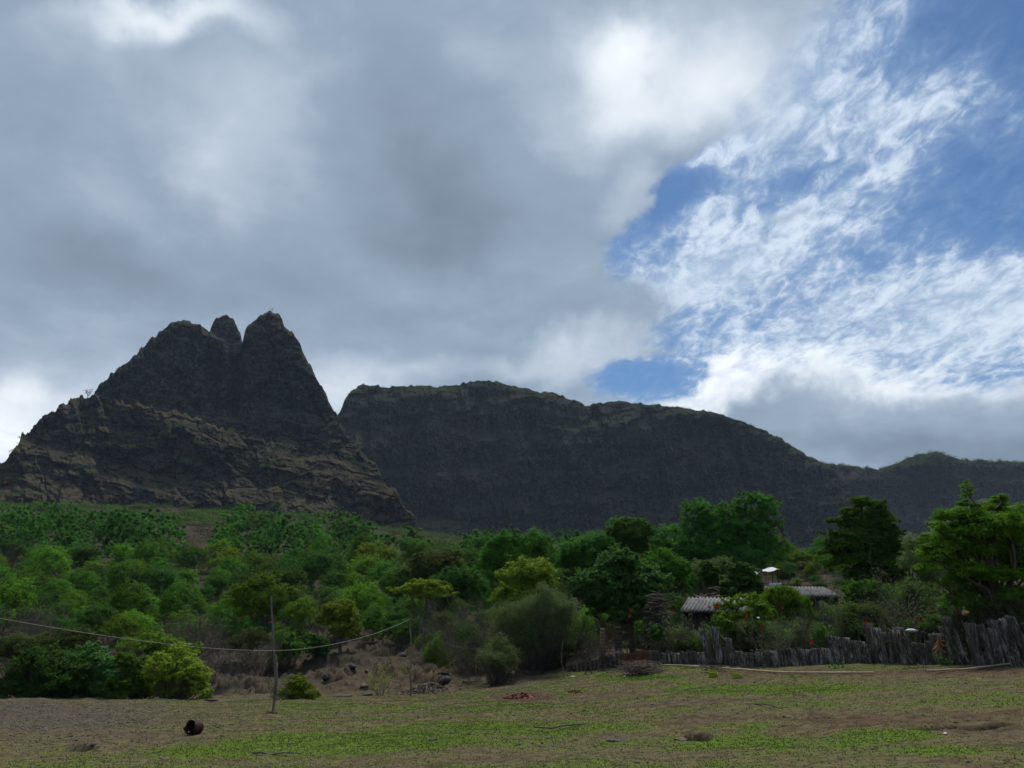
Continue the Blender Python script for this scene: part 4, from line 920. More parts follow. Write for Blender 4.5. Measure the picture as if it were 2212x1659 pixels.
key_tree('bush', 'dull green bush on the left bank of the gully', 'bush', 545, 54, [(545, 1380, 34, 22), (520, 1395, 26, 20)], .15, 4500, 'olive', 471, .04, trunk=False)
# dry shrubs
DRY = [
 (1795, 31, 2.1, 2.0, 12, 501, 'leafless grey shrub rising behind the fence right of the mango tree'),
 (1745, 32, 1.7, 1.4, 8, 502, 'leafless shrub between the mango tree and the tall sheets'),
 (1985, 28, 3.0, 2.4, 12, 503, 'tall dry branching shrub left of the feathery tree'),
 (1290, 38.5, 1.9, 2.0, 16, 504, 'leafless thicket shrub just left of the gate'),
 (1250, 40.5, 1.7, 2.0, 14, 505, 'leafless thicket shrub behind the foot of the ramp'),
 (1190, 40.5, 1.5, 2.0, 12, 506, 'leafless undergrowth shrub under the large pale feathery bush'),
 (1020, 44, 2.8, 3.0, 18, 507, 'grey leafless shrub left of the small feathery bush'),
 (965, 46, 2.6, 3.2, 18, 508, 'grey leafless shrub right of the far wooden pole'),
 (1035, 41, 2.0, 2.0, 14, 509, 'low grey leafless shrub behind the dark boulder'),
 (490, 50, 2.6, 3.6, 20, 510, 'wide leafless shrub on the bank left of the near pole'),
 (555, 52, 2.3, 3.2, 18, 511, 'grey leafless shrub directly behind the near pole'),
 (440, 52, 2.4, 3.0, 18, 512, 'leafless shrub rising behind the yellow-green bush'),
 (260, 44, 2.6, 2.4, 12, 513, 'thin leafless shrub rising from the clump behind the gravel bank'),
 (1545, 35, 1.7, 1.2, 8, 514, 'bare stems behind the tall sheets left of the middle of the fence'),
 (1460, 36, 1.9, 1.5, 14, 515, 'grey-green stick-like shrub with red flowers under the corrugated hut roof'),
 (1668, 31.5, 1.5, 1.2, 12, 516, 'fan of bare stems behind the middle of the fence'),
 (1935, 29, 1.6, 1.4, 8, 517, 'bare grey stems above the sheets right of the middle of the fence'),
 (2090, 27, 2.2, 1.8, 8, 518, 'thin bare stems under the feathery tree'),
 (2170, 27, 2.2, 1.8, 8, 519, 'thin bare stems at the right edge under the feathery tree'),
]
for (u, D, h, w, n, sd, lab) in DRY:
    twig_shrub(lab, u, D, h, w, n, sd, mat=(bark_pale if sd in (503, 513, 516) else twig_m), leafm=('dry' if sd in (504, 505, 507, 508, 510, 511, 512) else 'grey' if sd != 515 else 'pale'),
        nleaf={501: 0, 502: 0, 514: 60, 513: 200}.get(sd, 1400 if D > 40 else 700), leaf=.08, lean=1.3 if sd != 515 else .7, kids=5 if n > 12 else 4, group='leafless shrubs')
twig_shrub('small pale half-dry shrub beside the far wooden pole', 826, 34.5, 1.25, 1.3, 12, 520, mat=bark_pale, leafm='yellow', nleaf=330, leaf=.08, kids=3, lean=1.6)
twig_shrub('low dry weed at the foot of the near wooden pole', 603, 33, .8, 1.0, 10, 521, mat=twig_m, leafm='olive', nleaf=400, leaf=.06, kids=3, lean=1.6)
for k, (u, v, h) in enumerate([(2042, 1437, .5), (2188, 1428, .5), (1350, 1428, .45), (1812, 1444, .3)]):
    X, Y, Z = spot(u, v); 
    twig_shrub(['small green weed at the foot of the fence under the orange garland side', 'small green weed at the right end of the fence', 'small green weed in front of the rusty sheets', 'tiny weed at the foot of the pale sheet'][k], u, Y, h, .5, 6, 530 + k, mat=twig_m, leafm='mid', nleaf=160, leaf=.07, kids=2, lean=1.5, name='weed', cat='weed')
# the lone tree on the left skyline, the flag pole and bird far away
LT = at(188, 862, 585)
root = empty('lone_tree', tuple(float(q) for q in LT)); rr = np.random.default_rng(8)
lb = [(-1.5, 0, 6.5, 2.6, 2, .8), (1.5, 0, 8.0, 2.4, 2, .8), (-.2, 0, 4.8, 2.4, 2, .6), (3, 0, 6.0, 1.4, 1.4, .5)]
V, ends = crown(lb, 420, .5, 88, flat=.4); TV, TF = trunk_np(lb, ends, 7, .32, 88)
link('trunk', mesh_np('trunk', TV, TF), bark, root); link('crown', mesh_np('crown', V, quadF(len(V) // 4)), LM['dry'], root)
tag(root, 'tiny lone sparse tree on the left skyline of the mountain', 'tree')
FP = at(588, 676, 712); root = empty('flag_pole', tuple(float(q) for q in FP))
V, F = tubes([([(0, 0, -3), (0, 0, 5.2)], [.16, .12])], 4); link('pole', mesh_np('pole', V, F), bark, root)
V = np.array([(.1, 0, 3.2), (-1.1, .1, 3.0), (-1.2, .1, 4.0), (.1, 0, 4.4)]); link('flag', mesh_np('flag', V, [[0, 1, 2, 3]]), plain_mat('flag_cloth', (.30, .10, .03), (.4, .14, .05)), root)
tag(root, 'tiny flag pole on the summit of the highest peak', 'flag pole')

# ------------------------------------------------------------------ built things
def FD(u): return float(np.interp(u, [1330, 1500, 1800, 2212, 2450], [34.3, 33.0, 29.6, 25.0, 22.6]))
sheet_m = None
def streak_mat(name, c1, c2, pale, amt=.5, lo=.5):
    m, q, out = new_mat(name)
    oi = q.n('ShaderNodeObjectInfo').outputs['Random']
    p = q.vm('ADD', q.n('ShaderNodeTexCoord').outputs['Object'], q.vm('SCALE', (31.0, 17.0, 9.0), scale=oi))
    a = q.noise(q.mapping(p, scale=(9, 9, .9)), 1.0, 6, .65); b = q.noise(q.mapping(p, scale=(22, 22, 1.6)), 1.0, 5, .7); c = q.noise(p, 2.2, 4, .6)
    col = q.mix(q.mr(a, .35, .65), c1, c2)
    f = q.m('MULTIPLY', q.mr(q.m('ADD', q.m('MULTIPLY', b, .6), q.m('MULTIPLY', c, .4)), lo, lo + .14), amt)
    f = q.m('MULTIPLY', f, q.m('ADD', .35, q.m('MULTIPLY', oi, 1.0)), clamp=True)
    col = q.mix(f, col, pale)
    princ(q, out, col, .85, a, .4, .01, .15)
    return m
sheet_m = streak_mat('weathered_sheet', (.026, .021, .018), (.110, .096, .086), (.38, .37, .35), .85, .48)
plank_m = streak_mat('weathered_plank', (.028, .024, .021), (.085, .075, .066), (.24, .22, .20), .5, .52)
rust_m = plain_mat('rusty_metal', (.045, .022, .016), (.12, .055, .035), 5, .85, (1, 1, .6))
roof_m = streak_mat('roof_sheet', (.05, .05, .052), (.12, .12, .12), (.26, .26, .26), .6, .49)
dark_wall = plain_mat('dark_wall', (.02, .018, .018), (.055, .045, .04), 5, .9, (3, 3, .4), rnd=.2)
def corr(w, h, pitch, amp, seed, lean=0.0, ragged=.06, warp=.03, thick=.012, rows=7):
    "upright corrugated sheet, x across, z up, origin bottom middle"
    r = np.random.default_rng(seed); nx = max(8, int(w / pitch * 6)); x = np.linspace(-w / 2, w / 2, nx); t = np.linspace(0, 1, rows)
    top = h * (1 + ragged * fbm(x * 6 + seed, x * 0, 0, 3, seed)); Xg, Tg = np.meshgrid(x, t); Z = Tg * top[None, :]
    Y = amp * np.sin(2 * math.pi * Xg / pitch) + warp * fbm(Xg * 1.2, Z * 1.2, 0, 2, seed + 1); Xs = Xg - lean * Z
    A = np.stack([Xs, Y - thick / 2, Z], -1).reshape(-1, 3); B = np.stack([Xs, Y + thick / 2, Z], -1).reshape(-1, 3)
    F = gridF(rows, nx); n = len(A)
    e = []
    idx = [i for i in range(nx)] + [k * nx + nx - 1 for k in range(1, rows)] + [(rows - 1) * nx + i for i in range(nx - 2, -1, -1)] + [k * nx for k in range(rows - 2, 0, -1)]
    for a, b in zip(idx, idx[1:] + idx[:1]): e.append([b, a, a + n, b + n])
    return np.concatenate([A, B]), np.concatenate([F, F[:, ::-1] + n, np.array(e)])
def build_fence():
    x0, y0, z0 = pos(1400, FD(1400)); root = empty('corrugated_fence', (x0, y0, z0))
    tag(root, 'long leaning fence of dark weathered corrugated sheets and posts around the yard', 'fence')
    r = np.random.default_rng(77); u = 1405
    def top_v(u):
        for a, b, v in [(1405, 1516, 1408), (1517, 1556, 1360), (1556, 1572, 1396), (1572, 1590, 1371), (1590, 1705, 1407), (1705, 1790, 1400), (1790, 1834, 1378), (1834, 1880, 1381), (1880, 1903, 1352), (1903, 1918, 1376), (1918, 1970, 1364), (1970, 2021, 1382), (2021, 2047, 1367), (2047, 2072, 1354), (2072, 2142, 1337), (2142, 2166, 1362), (2166, 2222, 1343), (2222, 2550, 1340)]:
            if a <= u < b: return v
        return 1400
    k = 0
    while u < 2480 and k < 84:
        D = FD(u); v = top_v(u)
        wpx = r.uniform(10, 19) * (33 / D) if u < 1720 else r.uniform(14, 34)
        um = u + wpx / 2; X, Y, Z = pos(um, D); h = (float(sl(v)) * D - Z) * r.uniform(.86, 1.10); w = wpx / 1671 * D * 1.16
        X2, Y2, _ = pos(um + 20, FD(um + 20)); ang = math.atan2(Y2 - Y, X2 - X)
        wood = (r.uniform() < .35 and u < 1720)
        lean = r.uniform(.16, .34) + (.06 if u > 1900 else 0)
        V, F = corr(w, max(.5, h + .12), .076 if not wood else .21, .023 if not wood else .012, 600 + k, lean + r.normal() * .03, .03 if not wood else .08, .02)
        o = link('corrugated_sheet' if not wood else 'plank_panel', mesh_np('sheet', V, F), sheet_m if not wood else plank_m, root)
        o.location = (X - x0, Y - y0 + r.uniform(-.05, .05) + (.07 if k % 2 else 0), Z - z0 - .12); o.rotation_euler = (R(r.uniform(-7, 4)), 0, ang)
        u += wpx * r.uniform(.86, 1.0); k += 1
    n = 0
    for up in list(range(1412, 2230, 47)) + [1352]:
        uq = up + r.uniform(-12, 12); D = FD(uq) + .12; X, Y, Z = pos(uq, D); h = (float(sl(top_v(uq))) * D - Z) * r.uniform(1.0, 1.3)
        P, rr = limb((0, 0, -.2), (-.18 * h + r.normal() * .08, 0, h), .035, .02, r, .03, 6); V, F = tubes([(P, rr)], 5)
        o = link('fence_post', mesh_np('fence_post', V, F, True), bark, root); o.location = (X - x0, Y - y0, Z - z0)
    for (u0, u1, v) in ((1342, 1376, 1408), (1374, 1406, 1402)):
        um = (u0 + u1) / 2; D = FD(um); X, Y, Z = pos(um, D); h = float(sl(v)) * D - Z
        V, F = corr((u1 - u0) / 1671 * D, h, .5, .006, int(u0), .06, .03, .02); o = link('rusty_sheet', mesh_np('sheet', V, F), rust_m, root)
        o.location = (X - x0, Y - y0, Z - z0 - .05); o['label'] = 'flat rusty brown sheet'
build_fence()
# slanted props leaning on the yard side of the fence
for k, (u, v0, v1, du, lab) in enumerate([(1640, 1355, 1430, -14, 'pale bare pole standing in the yard behind the spindly bush'), (1745, 1392, 1440, -26, 'grey pole leaning over the low sheets right of the middle of the fence'), (1528, 1345, 1400, -10, 'dark stake standing behind the tall sheets left of the middle of the fence')]):
    D = FD(u) + .5; a = at(u, v1, D); b = at(u + du, v0, D); X, Y, Z = pos(u, D)
    P, rr = limb((0, 0, -.1), (float(b[0] - a[0]), 0, float(b[2]) - Z), .03, .018, rng, .02, 5); V, F = tubes([(P, rr)], 5)
    o = link('pole', mesh_np('pole', V, F, True), bark_pale); o.location = (X, Y, Z); tag(o, lab, 'pole')

def box_np(x0, x1, y0, y1, z0, z1):
    V = np.array([(x, y, z) for x in (x0, x1) for y in (y0, y1) for z in (z0, z1)], float)
    return V, np.array([(0, 1, 3, 2), (4, 6, 7, 5), (0, 4, 5, 1), (2, 3, 7, 6), (0, 2, 6, 4), (1, 5, 7, 3)])
def joinv(lst):
    VV, FF, o = [], [], 0
    for V, F in lst: VV.append(V); FF.append(np.asarray(F) + o); o += len(V)
    return np.concatenate(VV), np.concatenate(FF)
def roof_sheet(w, L, rise, pitch=.178, amp=.042, rows=4, seed=1):
    "corrugated roof rising away from the viewer, ridges running up the slope"
    nx = int(w / pitch * 8); x = np.linspace(0, w, nx); t = np.linspace(0, 1, rows); X, T = np.meshgrid(x, t)
    Z = rise * T + amp * np.sin(2 * math.pi * X / pitch) + .02 * fbm(X * 1.3, T * 2, 0, 2, seed); Y = L * T
    A = np.stack([X, Y, Z], -1).reshape(-1, 3); B = A - np.array([0, 0, .012]); F = gridF(rows, nx); n = len(A)
    idx = [i for i in range(nx)] + [k * nx + nx - 1 for k in range(1, rows)] + [(rows - 1) * nx + i for i in range(nx - 2, -1, -1)] + [k * nx for k in range(rows - 2, 0, -1)]
    e = [[b, a, a + n, b + n] for a, b in zip(idx, idx[1:] + idx[:1])]
    return np.concatenate([A, B]), np.concatenate([F, F[:, ::-1] + n, np.array(e)])
def hut(label, u0, u1, vf, vb, D, L, rz, seed, open_u=None):
    xa, _, za = [float(q) for q in at(u0, vf, D)]; xb = float(at(u1, vf, D)[0]); zb = float(at(u0, vb, D + L)[2]); w = xb - xa
    _, _, gzv = pos((u0 + u1) / 2, D + .5); root = empty('hut', (xa, D, gzv - .1), R(rz)); H = za - gzv + .1
    V, F = roof_sheet(w, L, zb - za, seed=seed); o = link('roof', mesh_np('roof', V, F, True), roof_m, root); o.location = (0, 0, H)
    r = np.random.default_rng(seed)
    ww = []
    x = .12
    while x < w - .15:                                # plank walls with slits
        bw = r.uniform(.12, .2)
        if not (w * .42 < x < w * .62): ww.append(box_np(x, x + bw - .015, .34 + r.uniform(0, .02), .37, 0, H - .05 - r.uniform(0, .12)))
        x += bw
    ww += [box_np(.1, .14, .38, L - .3, 0, H + (zb - za) * .1), box_np(w - .14, w - .1, .38, L - .3, 0, H + (zb - za) * .1), box_np(.1, w - .1, L - .3, L - .26, 0, H + (zb - za) * .8)]
    V, F = joinv(ww); link('wall', mesh_np('wall', V, F), dark_wall, root)
    for px in (.1, w * .42, w * .62, w - .1):
        V, F = tubes([limb((px, .2, -.1), (px, .2, H - .03), .05, .04, r, .01, 4)], 5); link('post', mesh_np('post', V, F, True), bark, root)
    V, F = tubes([limb((0, .2, H - .06), (w, .2, H - .06), .035, .035, r, .005, 4)], 5); link('beam', mesh_np('beam', V, F, True), bark, root)
    tag(root, label, 'hut'); return root
hut('dark hut with a grey corrugated roof below the woodpile', 1468, 1622, 1320, 1291, 37.5, 2.6, -22, 31)
hut('dark hut with a pale grey corrugated roof left of the conical tree', 1672, 1812, 1288, 1268, 41, 3.0, -6, 32)
# heaps of sticks
def sticks(name, label, cat, u, D, zc, w, h, dpt, n, seed, mat, r0=.02, along=.75, L=None, base=None):
    r = np.random.default_rng(seed); X, Y, Z = pos(u, D)
    if zc is not None: Z = zc
    polys = []
    for k in range(n):
        t = r.uniform(0, 1); c = np.array([r.normal() * w * .22, r.normal() * dpt * .25, 0]); hh = h * (1 - (abs(c[0]) / (w * .6)) ** 2); c[2] = max(.03, hh * r.uniform(0, 1))
        a = r.normal() * .5 if r.uniform() < along else r.uniform(0, 3.14); ll = (L or w * .45) * r.uniform(.5, 1.1)
        d = np.array([math.cos(a), math.sin(a) * .8, r.normal() * .18]) * ll / 2
        p0, p1 = c - d, c + d; p0[2] = max(p0[2], .01); p1[2] = max(p1[2], .01); polys.append(limb(p0, p1, r0 * r.uniform(.5, 1.2), r0 * .5, r, .05, 5))
    V, F = tubes(polys, 4); o = link(name, mesh_np(name, V, F), mat); o.location = (X, Y, Z); tag(o, label, cat); return o
cut_m = plain_mat('cut_wood', (.07, .05, .04), (.17, .13, .11), 5, .9)
sticks('woodpile', 'stack of cut branches lying above the corrugated hut roof', 'woodpile', 1578, 42, None, 3.2, float(sl(1276)) * 42 - pos(1578, 42)[2], .8, 330, 41, cut_m, .04, .95, 2.4)
sticks('woodpile', 'tall dark heap of firewood left of the corrugated hut roof', 'woodpile', 1424, 39.5, None, 1.5, float(sl(1280)) * 39.5 - pos(1424, 39.5)[2], .9, 420, 42, bark, .03, .6, .9)
sticks('brush_pile', 'pile of thin dry twigs in front of the rusty sheets', 'brush pile', 1386, 31.8, None, 1.9, .44, 1.0, 380, 43, cut_m, .010, .4, .8)
for (u, D, n_, w_, sd, lab) in [(1548, 29.6, 16, 1.5, 44, 'few curved dark branches around the yellow-green boxes'), (1030, 37.5, 26, 2.0, 45, 'scattered cut branches at the edge of the field left of the small feathery bush'), (1120, 38, 30, 2.4, 46, 'scattered cut branches below the large pale feathery bush')]:
    sticks('branches', lab, 'branches', u, D, None, w_, .22, .8, n_, sd, bark, .016, .3, 1.0)
# white tarpaulin shelter
def shelter():
    D = 60; X, Y, Z = pos(1660, D); zt = float(sl(1232)) * D; H = zt - Z; root = empty('tarpaulin_shelter', (X, Y, Z))
    n = 14; x, y = np.meshgrid(np.linspace(-.95, .85, n), np.linspace(-.8, .8, 8)); z = H + .12 - .22 * np.abs(y) - .10 * sm((np.abs(x) - .5) / .5) + .05 * fbm(x * 2.5, y * 2.5, 0, 3, 4) + .16 * x + .06 * np.sin(x * 5 + y * 3)
    A = np.stack([x, y, z], -1).reshape(-1, 3); B = A - np.array([0, 0, .02]); F = gridF(8, n); k = len(A)
    tm_ = plain_mat('tarpaulin', (.30, .33, .37), (.42, .44, .48), 2, .6)
    link('tarpaulin', mesh_np('tarpaulin', np.concatenate([A, B]), np.concatenate([F, F[:, ::-1] + k]), True), tm_, root)
    for px, py in ((-.75, -.65), (.7, -.65), (-.75, .65), (.7, .65)):
        V, F = tubes([([(px, py, -.2), (px, py, H)], [.04, .035])], 5); link('post', mesh_np('post', V, F), bark, root)
    V, F = box_np(-.05, .88, -.72, -.69, H - 1.25, H - .92); o = link('side_panel', mesh_np('side_panel', V, F), plain_mat('blue_grey_panel', (.35, .42, .50), (.5, .56, .62), 2, .6), root); o['label'] = 'pale blue sheet closing the lower side'
    tag(root, 'small shelter with a white tarpaulin roof on thin posts', 'shelter')
shelter()
# gate and stone ramp
def gate():
    D = spot(1330, 1441)[1] + .35; X, Y, Z = pos(1318, D); zb = float(sl(1408)) * D; root = empty('gate', (X, Y, zb - .3))
    brick = plain_mat('mud_brick', (.10, .065, .05), (.22, .15, .11), 9, .95, (1, 1, 3)); dk = plain_mat('dark_pillar', (.03, .026, .024), (.08, .065, .055), 7, .95)
    def px(u): return (u - 1318) / 1671 * D
    H = float(sl(1356)) * D - zb + .3
    for (a, b, m_, h_, lab) in ((1300, 1309, brick, H - .02, 'reddish brick pillar'), (1330, 1343, dk, H + .05, 'thick dark pillar')):
        ww = []
        for k in range(9): j = rng.uniform(-.012, .012); ww.append(box_np(px(a) + j, px(b) + j * .5, -.11 + j, .11 + j, k * h_ / 9, (k + 1) * h_ / 9 - .006))
        V, F = joinv(ww); o = link('pillar', mesh_np('pillar', V, F), m_, root); o['label'] = lab
    bars = [([(px(q), 0, .3), (px(q), 0, H - .06)], [.010, .010]) for q in np.linspace(1311, 1328, 6)] + [([(px(1310), 0, h_), (px(1329), 0, h_)], [.012, .012]) for h_ in np.linspace(.32, H - .08, 8)]
    V, F = tubes([(np.array(p), np.array(r_)) for p, r_ in bars], 4); link('metal_grille', mesh_np('metal_grille', V, F), rust_m, root)
    tag(root, 'narrow rusty metal grille gate between two small pillars at the top of the ramp', 'gate')
gate()
def rock_np(seed, sx, sy, sz, det=10, rough=.28, cut=.45):
    th, ph = np.meshgrid(np.linspace(0, math.pi, det), np.linspace(0, 2 * math.pi, det * 2 - 1)[:])
    d = np.stack([np.sin(th) * np.cos(ph), np.sin(th) * np.sin(ph), np.cos(th)], -1)
    n = fbm(d[..., 0] * 1.4 + seed, d[..., 1] * 1.4, d[..., 2] * 1.4, 4, seed % 50, .6); c, e = 0, 0
    rr = 1 + rough * n; r = np.random.default_rng(seed)
    for k in range(7):                                # flat broken faces
        q = rdir(1, r)[0]; s = (d @ q); lim = r.uniform(cut, .9); rr = np.minimum(rr, np.where(s > .05, lim / np.maximum(s, .05), 9))
    P = d * rr[..., None] * np.array([sx, sy, sz])
    return P.reshape(-1, 3), gridF(det * 2 - 1, det)
def ramp():
    a = spot(1222, 1441); b_ = spot(1343, 1441); root = empty('stone_ramp', a)
    n = 30; t = np.linspace(0, 1, n); top = np.interp(t, [0, .12, .55, 1], [.02, .12, .42, float(sl(1408)) * b_[1] - a[2]])
    cx = (b_[0] - a[0]) * t; cy = (b_[1] - a[1]) * t; W = 1.9; gnd = (gz(cx + a[0], cy + a[1]) - a[2])
    wob = .05 * fbm(t * 12, t * 0, 0, 3, 3)
    V = np.concatenate([np.stack([cx, cy - .05 + wob, top], -1), np.stack([cx - .1, cy + W, top + .24], -1), np.stack([cx - .1, cy + W + .1, gnd - .4], -1), np.stack([cx, cy - .02 + wob, gnd - .4], -1)])
    link('earth_top', mesh_np('earth_top', V, np.concatenate([gridF(4, n)[:, ::-1], np.stack([np.arange(n - 1) + 3 * n, np.arange(1, n) + 3 * n, np.arange(1, n), np.arange(n - 1)], -1)[:, ::-1]])), plain_mat('ramp_earth', (.11, .085, .062), (.20, .16, .12), 4, .95), root)
    ss = []; r = np.random.default_rng(6); x = .1; sd = 700
    while x < cx[-1] + .05:
        tp = np.interp(x, cx, top); gd = np.interp(x, cx, gnd); hz = gd + .02; yy = np.interp(x, cx, cy)
        while hz < tp:
            s = r.uniform(.06, .11); P, F = rock_np(sd, s * 1.25, s, s * .8, 7, .2); sd += 1
            ss.append((P + np.array([x + r.normal() * .02, yy - .06, min(hz + s * .6, tp - s * .3)]), F)); hz += s * 1.35
        x += r.uniform(.13, .2)
    sm_ = plain_mat('ramp_stone', (.035, .033, .033), (.11, .10, .095), 9, .95)
    for P, F in ss[:90]: link('stone', mesh_np('stone', P, F), sm_, root)
    tag(root, 'short earth ramp with a dark dry-stone side leading up to the gate', 'ramp')
ramp()
# wooden poles, cable and guys
def pole(label, pts, D, rad, mat, tie):
    P = []; X0, Y0, Z0 = spot(*pts[-1])
    D = Y0
    for u, v in pts[::-1]: q = at(u, v, D); P.append((float(q[0]) - X0, 0, float(q[2]) - Z0))
    P[0] = (P[0][0], 0, -.3); t = np.linspace(0, len(P) - 1, 26); P = np.array(P); Q = np.stack([np.interp(t, np.arange(len(P)), P[:, i]) for i in range(3)], -1)
    Q = _blur(Q, 1, 0); Q[:, 0] += .014 * pn(t * 1.1, t * 0, 0, 3)
    root = empty('wooden_pole', (X0, Y0, Z0)); rr = np.linspace(rad * 1.15, rad * .75, 26) * (1 + .12 * pn(t * 2, t * 0, 0, 9))
    V, F = tubes([(Q, rr)], 7); link('shaft', mesh_np('shaft', V, F, True), mat, root)
    if tie:
        i = 15; V, F = tubes([(np.stack([Q[4:i, 0] + rad * 1.5, Q[4:i, 1] - .01, Q[4:i, 2]], -1), np.full(i - 4, rad * .8))], 6); link('splint', mesh_np('splint', V, F, True), mat, root)
        for j in (6, 12): V, F = tubes([(np.array([Q[j] + np.array([math.cos(a) * rad * 2.0 + rad * .7, math.sin(a) * rad * 1.5, .01 * a]) for a in np.linspace(0, 12.6, 22)]), np.full(22, .012))], 3); link('rope_binding', mesh_np('rope_binding', V, F), bark_pale, root)
        ks = []
        rg = np.random.default_rng(3)
        for k in range(7): s = rg.uniform(.06, .12); P_, F_2 = rock_np(740 + k, s, s, s * .7, 7); a = k * .9; ks.append((P_ + np.array([math.cos(a) * .12 - .05, math.sin(a) * .1, .02]), F_2))
        V, F = joinv(ks); o = link('stone_footing', mesh_np('stone_footing', V, F), rust_m, root)
    else:
        V, F = tubes([limb(Q[-2], Q[-2] + np.array([.1, 0, .18]), .02, .014, rng, .02, 3)], 4); link('fork', mesh_np('fork', V, F), mat, root)
    tag(root, label, 'pole'); return (X0, Y0, Z0), Q
p1, _ = pole('tall slender wooden pole with a dark foot standing nearest in the field', [(586, 1283), (588, 1330), (591, 1400), (595, 1470), (593, 1500), (590, 1541)], 24, .036, bark_pale, True)
p2, Q2 = pole('shorter crooked wooden pole farther back at the gully with the cable tied to its top', [(885, 1334), (887, 1370), (890, 1415), (885, 1450), (888, 1480), (887, 1504)], 36, .038, bark_pale, False)
Dq = p2[1]
def wire(name, label, pts, rad, mat, n=60, cat='cable'):
    pts = np.array([[float(q) for q in at(u, v, D)] for u, v, D in pts]); t = np.linspace(0, len(pts) - 1, n); i = np.arange(len(pts))
    Q = np.stack([np.interp(t, i, pts[:, k]) for k in range(3)], -1); Q = np.concatenate([Q[:1], _blur(Q, 3, 0)[1:-1], Q[-1:]])
    V, F = tubes([(Q - Q[0], np.full(n, rad))], 5); o = link(name, mesh_np(name, V, F, True), mat); o.location = Q[0]; tag(o, label, cat); return o
wire_m = plain_mat('pale_wire', (.17, .17, .16), (.25, .25, .23), 8, .6); dwire = plain_mat('dark_wire', (.05, .05, .05), (.1, .1, .1), 8, .6)
wire('overhead_cable', 'thin pale cable sagging from the left edge past the near pole to the far pole',
     [(885, 1338, Dq), (850, 1354, Dq - 1.6), (800, 1373, Dq - 3.6), (720, 1393, Dq - 6), (650, 1403, Dq - 8), (590, 1407, Dq - 9.3), (480, 1403, Dq - 10.6), (380, 1394, Dq - 11.5), (240, 1376, Dq - 12.6), (120, 1357, Dq - 13.4), (0, 1336, Dq - 14), (-200, 1300, Dq - 15), (-500, 1235, Dq - 16.5)], .007, wire_m, 90)
wire('guy_wire', 'thin dark guy wire running down left from the far pole', [(885, 1338, Dq), (850, 1371, Dq + 1), (800, 1418, Dq + 2.5)], .008, dwire, 8, 'wire')
wire('guy_wire', 'thin dark guy wire running down right from the far pole', [(888, 1338, Dq), (930, 1372, Dq + 1), (975, 1402, Dq + 2), (1040, 1403, Dq + 3)], .008, dwire, 16, 'wire')
# pale pipes lying in front of the fence
def pipe(label, pts, mat, rad=.03):
    P = np.array([spot(u, v) for u, v in pts]); t = np.linspace(0, len(P) - 1, 70); i = np.arange(len(P)); Q = np.stack([np.interp(t, i, P[:, k]) for k in range(3)], -1); Q = _blur(Q, 2, 0)
    Q[:, 2] = _blur((gz(Q[:, 0], Q[:, 1]))[:, None], 3, 0)[:, 0] + rad + .035
    V, F = tubes([(Q - Q[0], np.full(70, rad))], 6); o = link('pipe', mesh_np('pipe', V, F, True), mat); o.location = Q[0]; tag(o, label, 'pipe')
pipe_m = plain_mat('pale_pipe', (.27, .20, .12), (.40, .31, .20), 4, .55)
pipe('long pale yellow pipe lying on the grass from the ramp along the fence', [(1220, 1438), (1232, 1441), (1270, 1443), (1340, 1441), (1400, 1440), (1460, 1440), (1520, 1444), (1580, 1449), (1640, 1454), (1700, 1458), (1760, 1459), (1830, 1458), (1897, 1458)], pipe_m)
pipe('pale yellow pipe lying below the right end of the fence', [(1996, 1453), (2060, 1451), (2110, 1448), (2160, 1441), (2195, 1437), (2225, 1436), (2320, 1432)], pipe_m)

drum_m = plain_mat('dark_rust', (.016, .009, .008), (.060, .028, .020), 6, .85)
# rusty drum
def drum():
    X, Y, Z = spot(418, 1587); root = empty('rusty_drum', (X, Y, Z)); r = np.random.default_rng(2)
    n, m_ = 40, 9; a, t = np.meshgrid(np.linspace(0, 2 * math.pi, n), np.linspace(0, 1, m_)); rad = .235 + .008 * np.sin(t * 20) + .012 * fbm(np.cos(a), np.sin(a), t * 2, 3, 4)
    ln = .40 * (1 + .18 * fbm(np.cos(a) * 2, np.sin(a) * 2, 0, 3, 6) * (t > .5))
    A = np.stack([rad * np.cos(a), -ln * t + .2, rad * np.sin(a)], -1); B = A * np.array([.94, 1, .94])
    V = np.concatenate([A.reshape(-1, 3), B.reshape(-1, 3)]); F = gridF(m_, n); k = m_ * n; last = (m_ - 1) * n + np.arange(n - 1)
    F2 = np.stack([last, last + 1, last + 1 + k, last + k], -1)
    body = link('shell', mesh_np('shell', V, np.concatenate([F, F[:, ::-1] + k, F2]), True), drum_m, root)
    V, F = tubes([([(0, .2, 0), (0, .17, 0)], [.23, .23])], 24)
    c = np.array([[0, .185, 0]]); ring = np.stack([.235 * np.cos(np.linspace(0, 2 * math.pi, 25)[:-1]), np.full(24, .185), .235 * np.sin(np.linspace(0, 2 * math.pi, 25)[:-1])], -1)
    V = np.concatenate([c, ring]); F = [[0, 1 + i, 1 + (i + 1) % 24, 1 + (i + 1) % 24] for i in range(24)]
    me = bpy.data.meshes.new('base'); me.from_pydata([tuple(v) for v in V], [], [(0, 1 + i, 1 + (i + 1) % 24) for i in range(24)]); link('base', me, drum_m, root)
    P, F = rock_np(9, .03, .02, .035, 6); o = link('label_patch', mesh_np('label_patch', P + np.array([-.03, -.14, -.17]), F), plain_mat('white_patch', (.5, .5, .5), (.65, .65, .65), 5), root); o['label'] = 'small white scrap'
    root.location = (X, Y, Z + .145); root.scale = (.66, .66, .66); root.rotation_euler = (R(-14), R(10), R(-28)); tag(root, 'rusty broken drum lying open on the gravel at the left', 'drum')
drum()

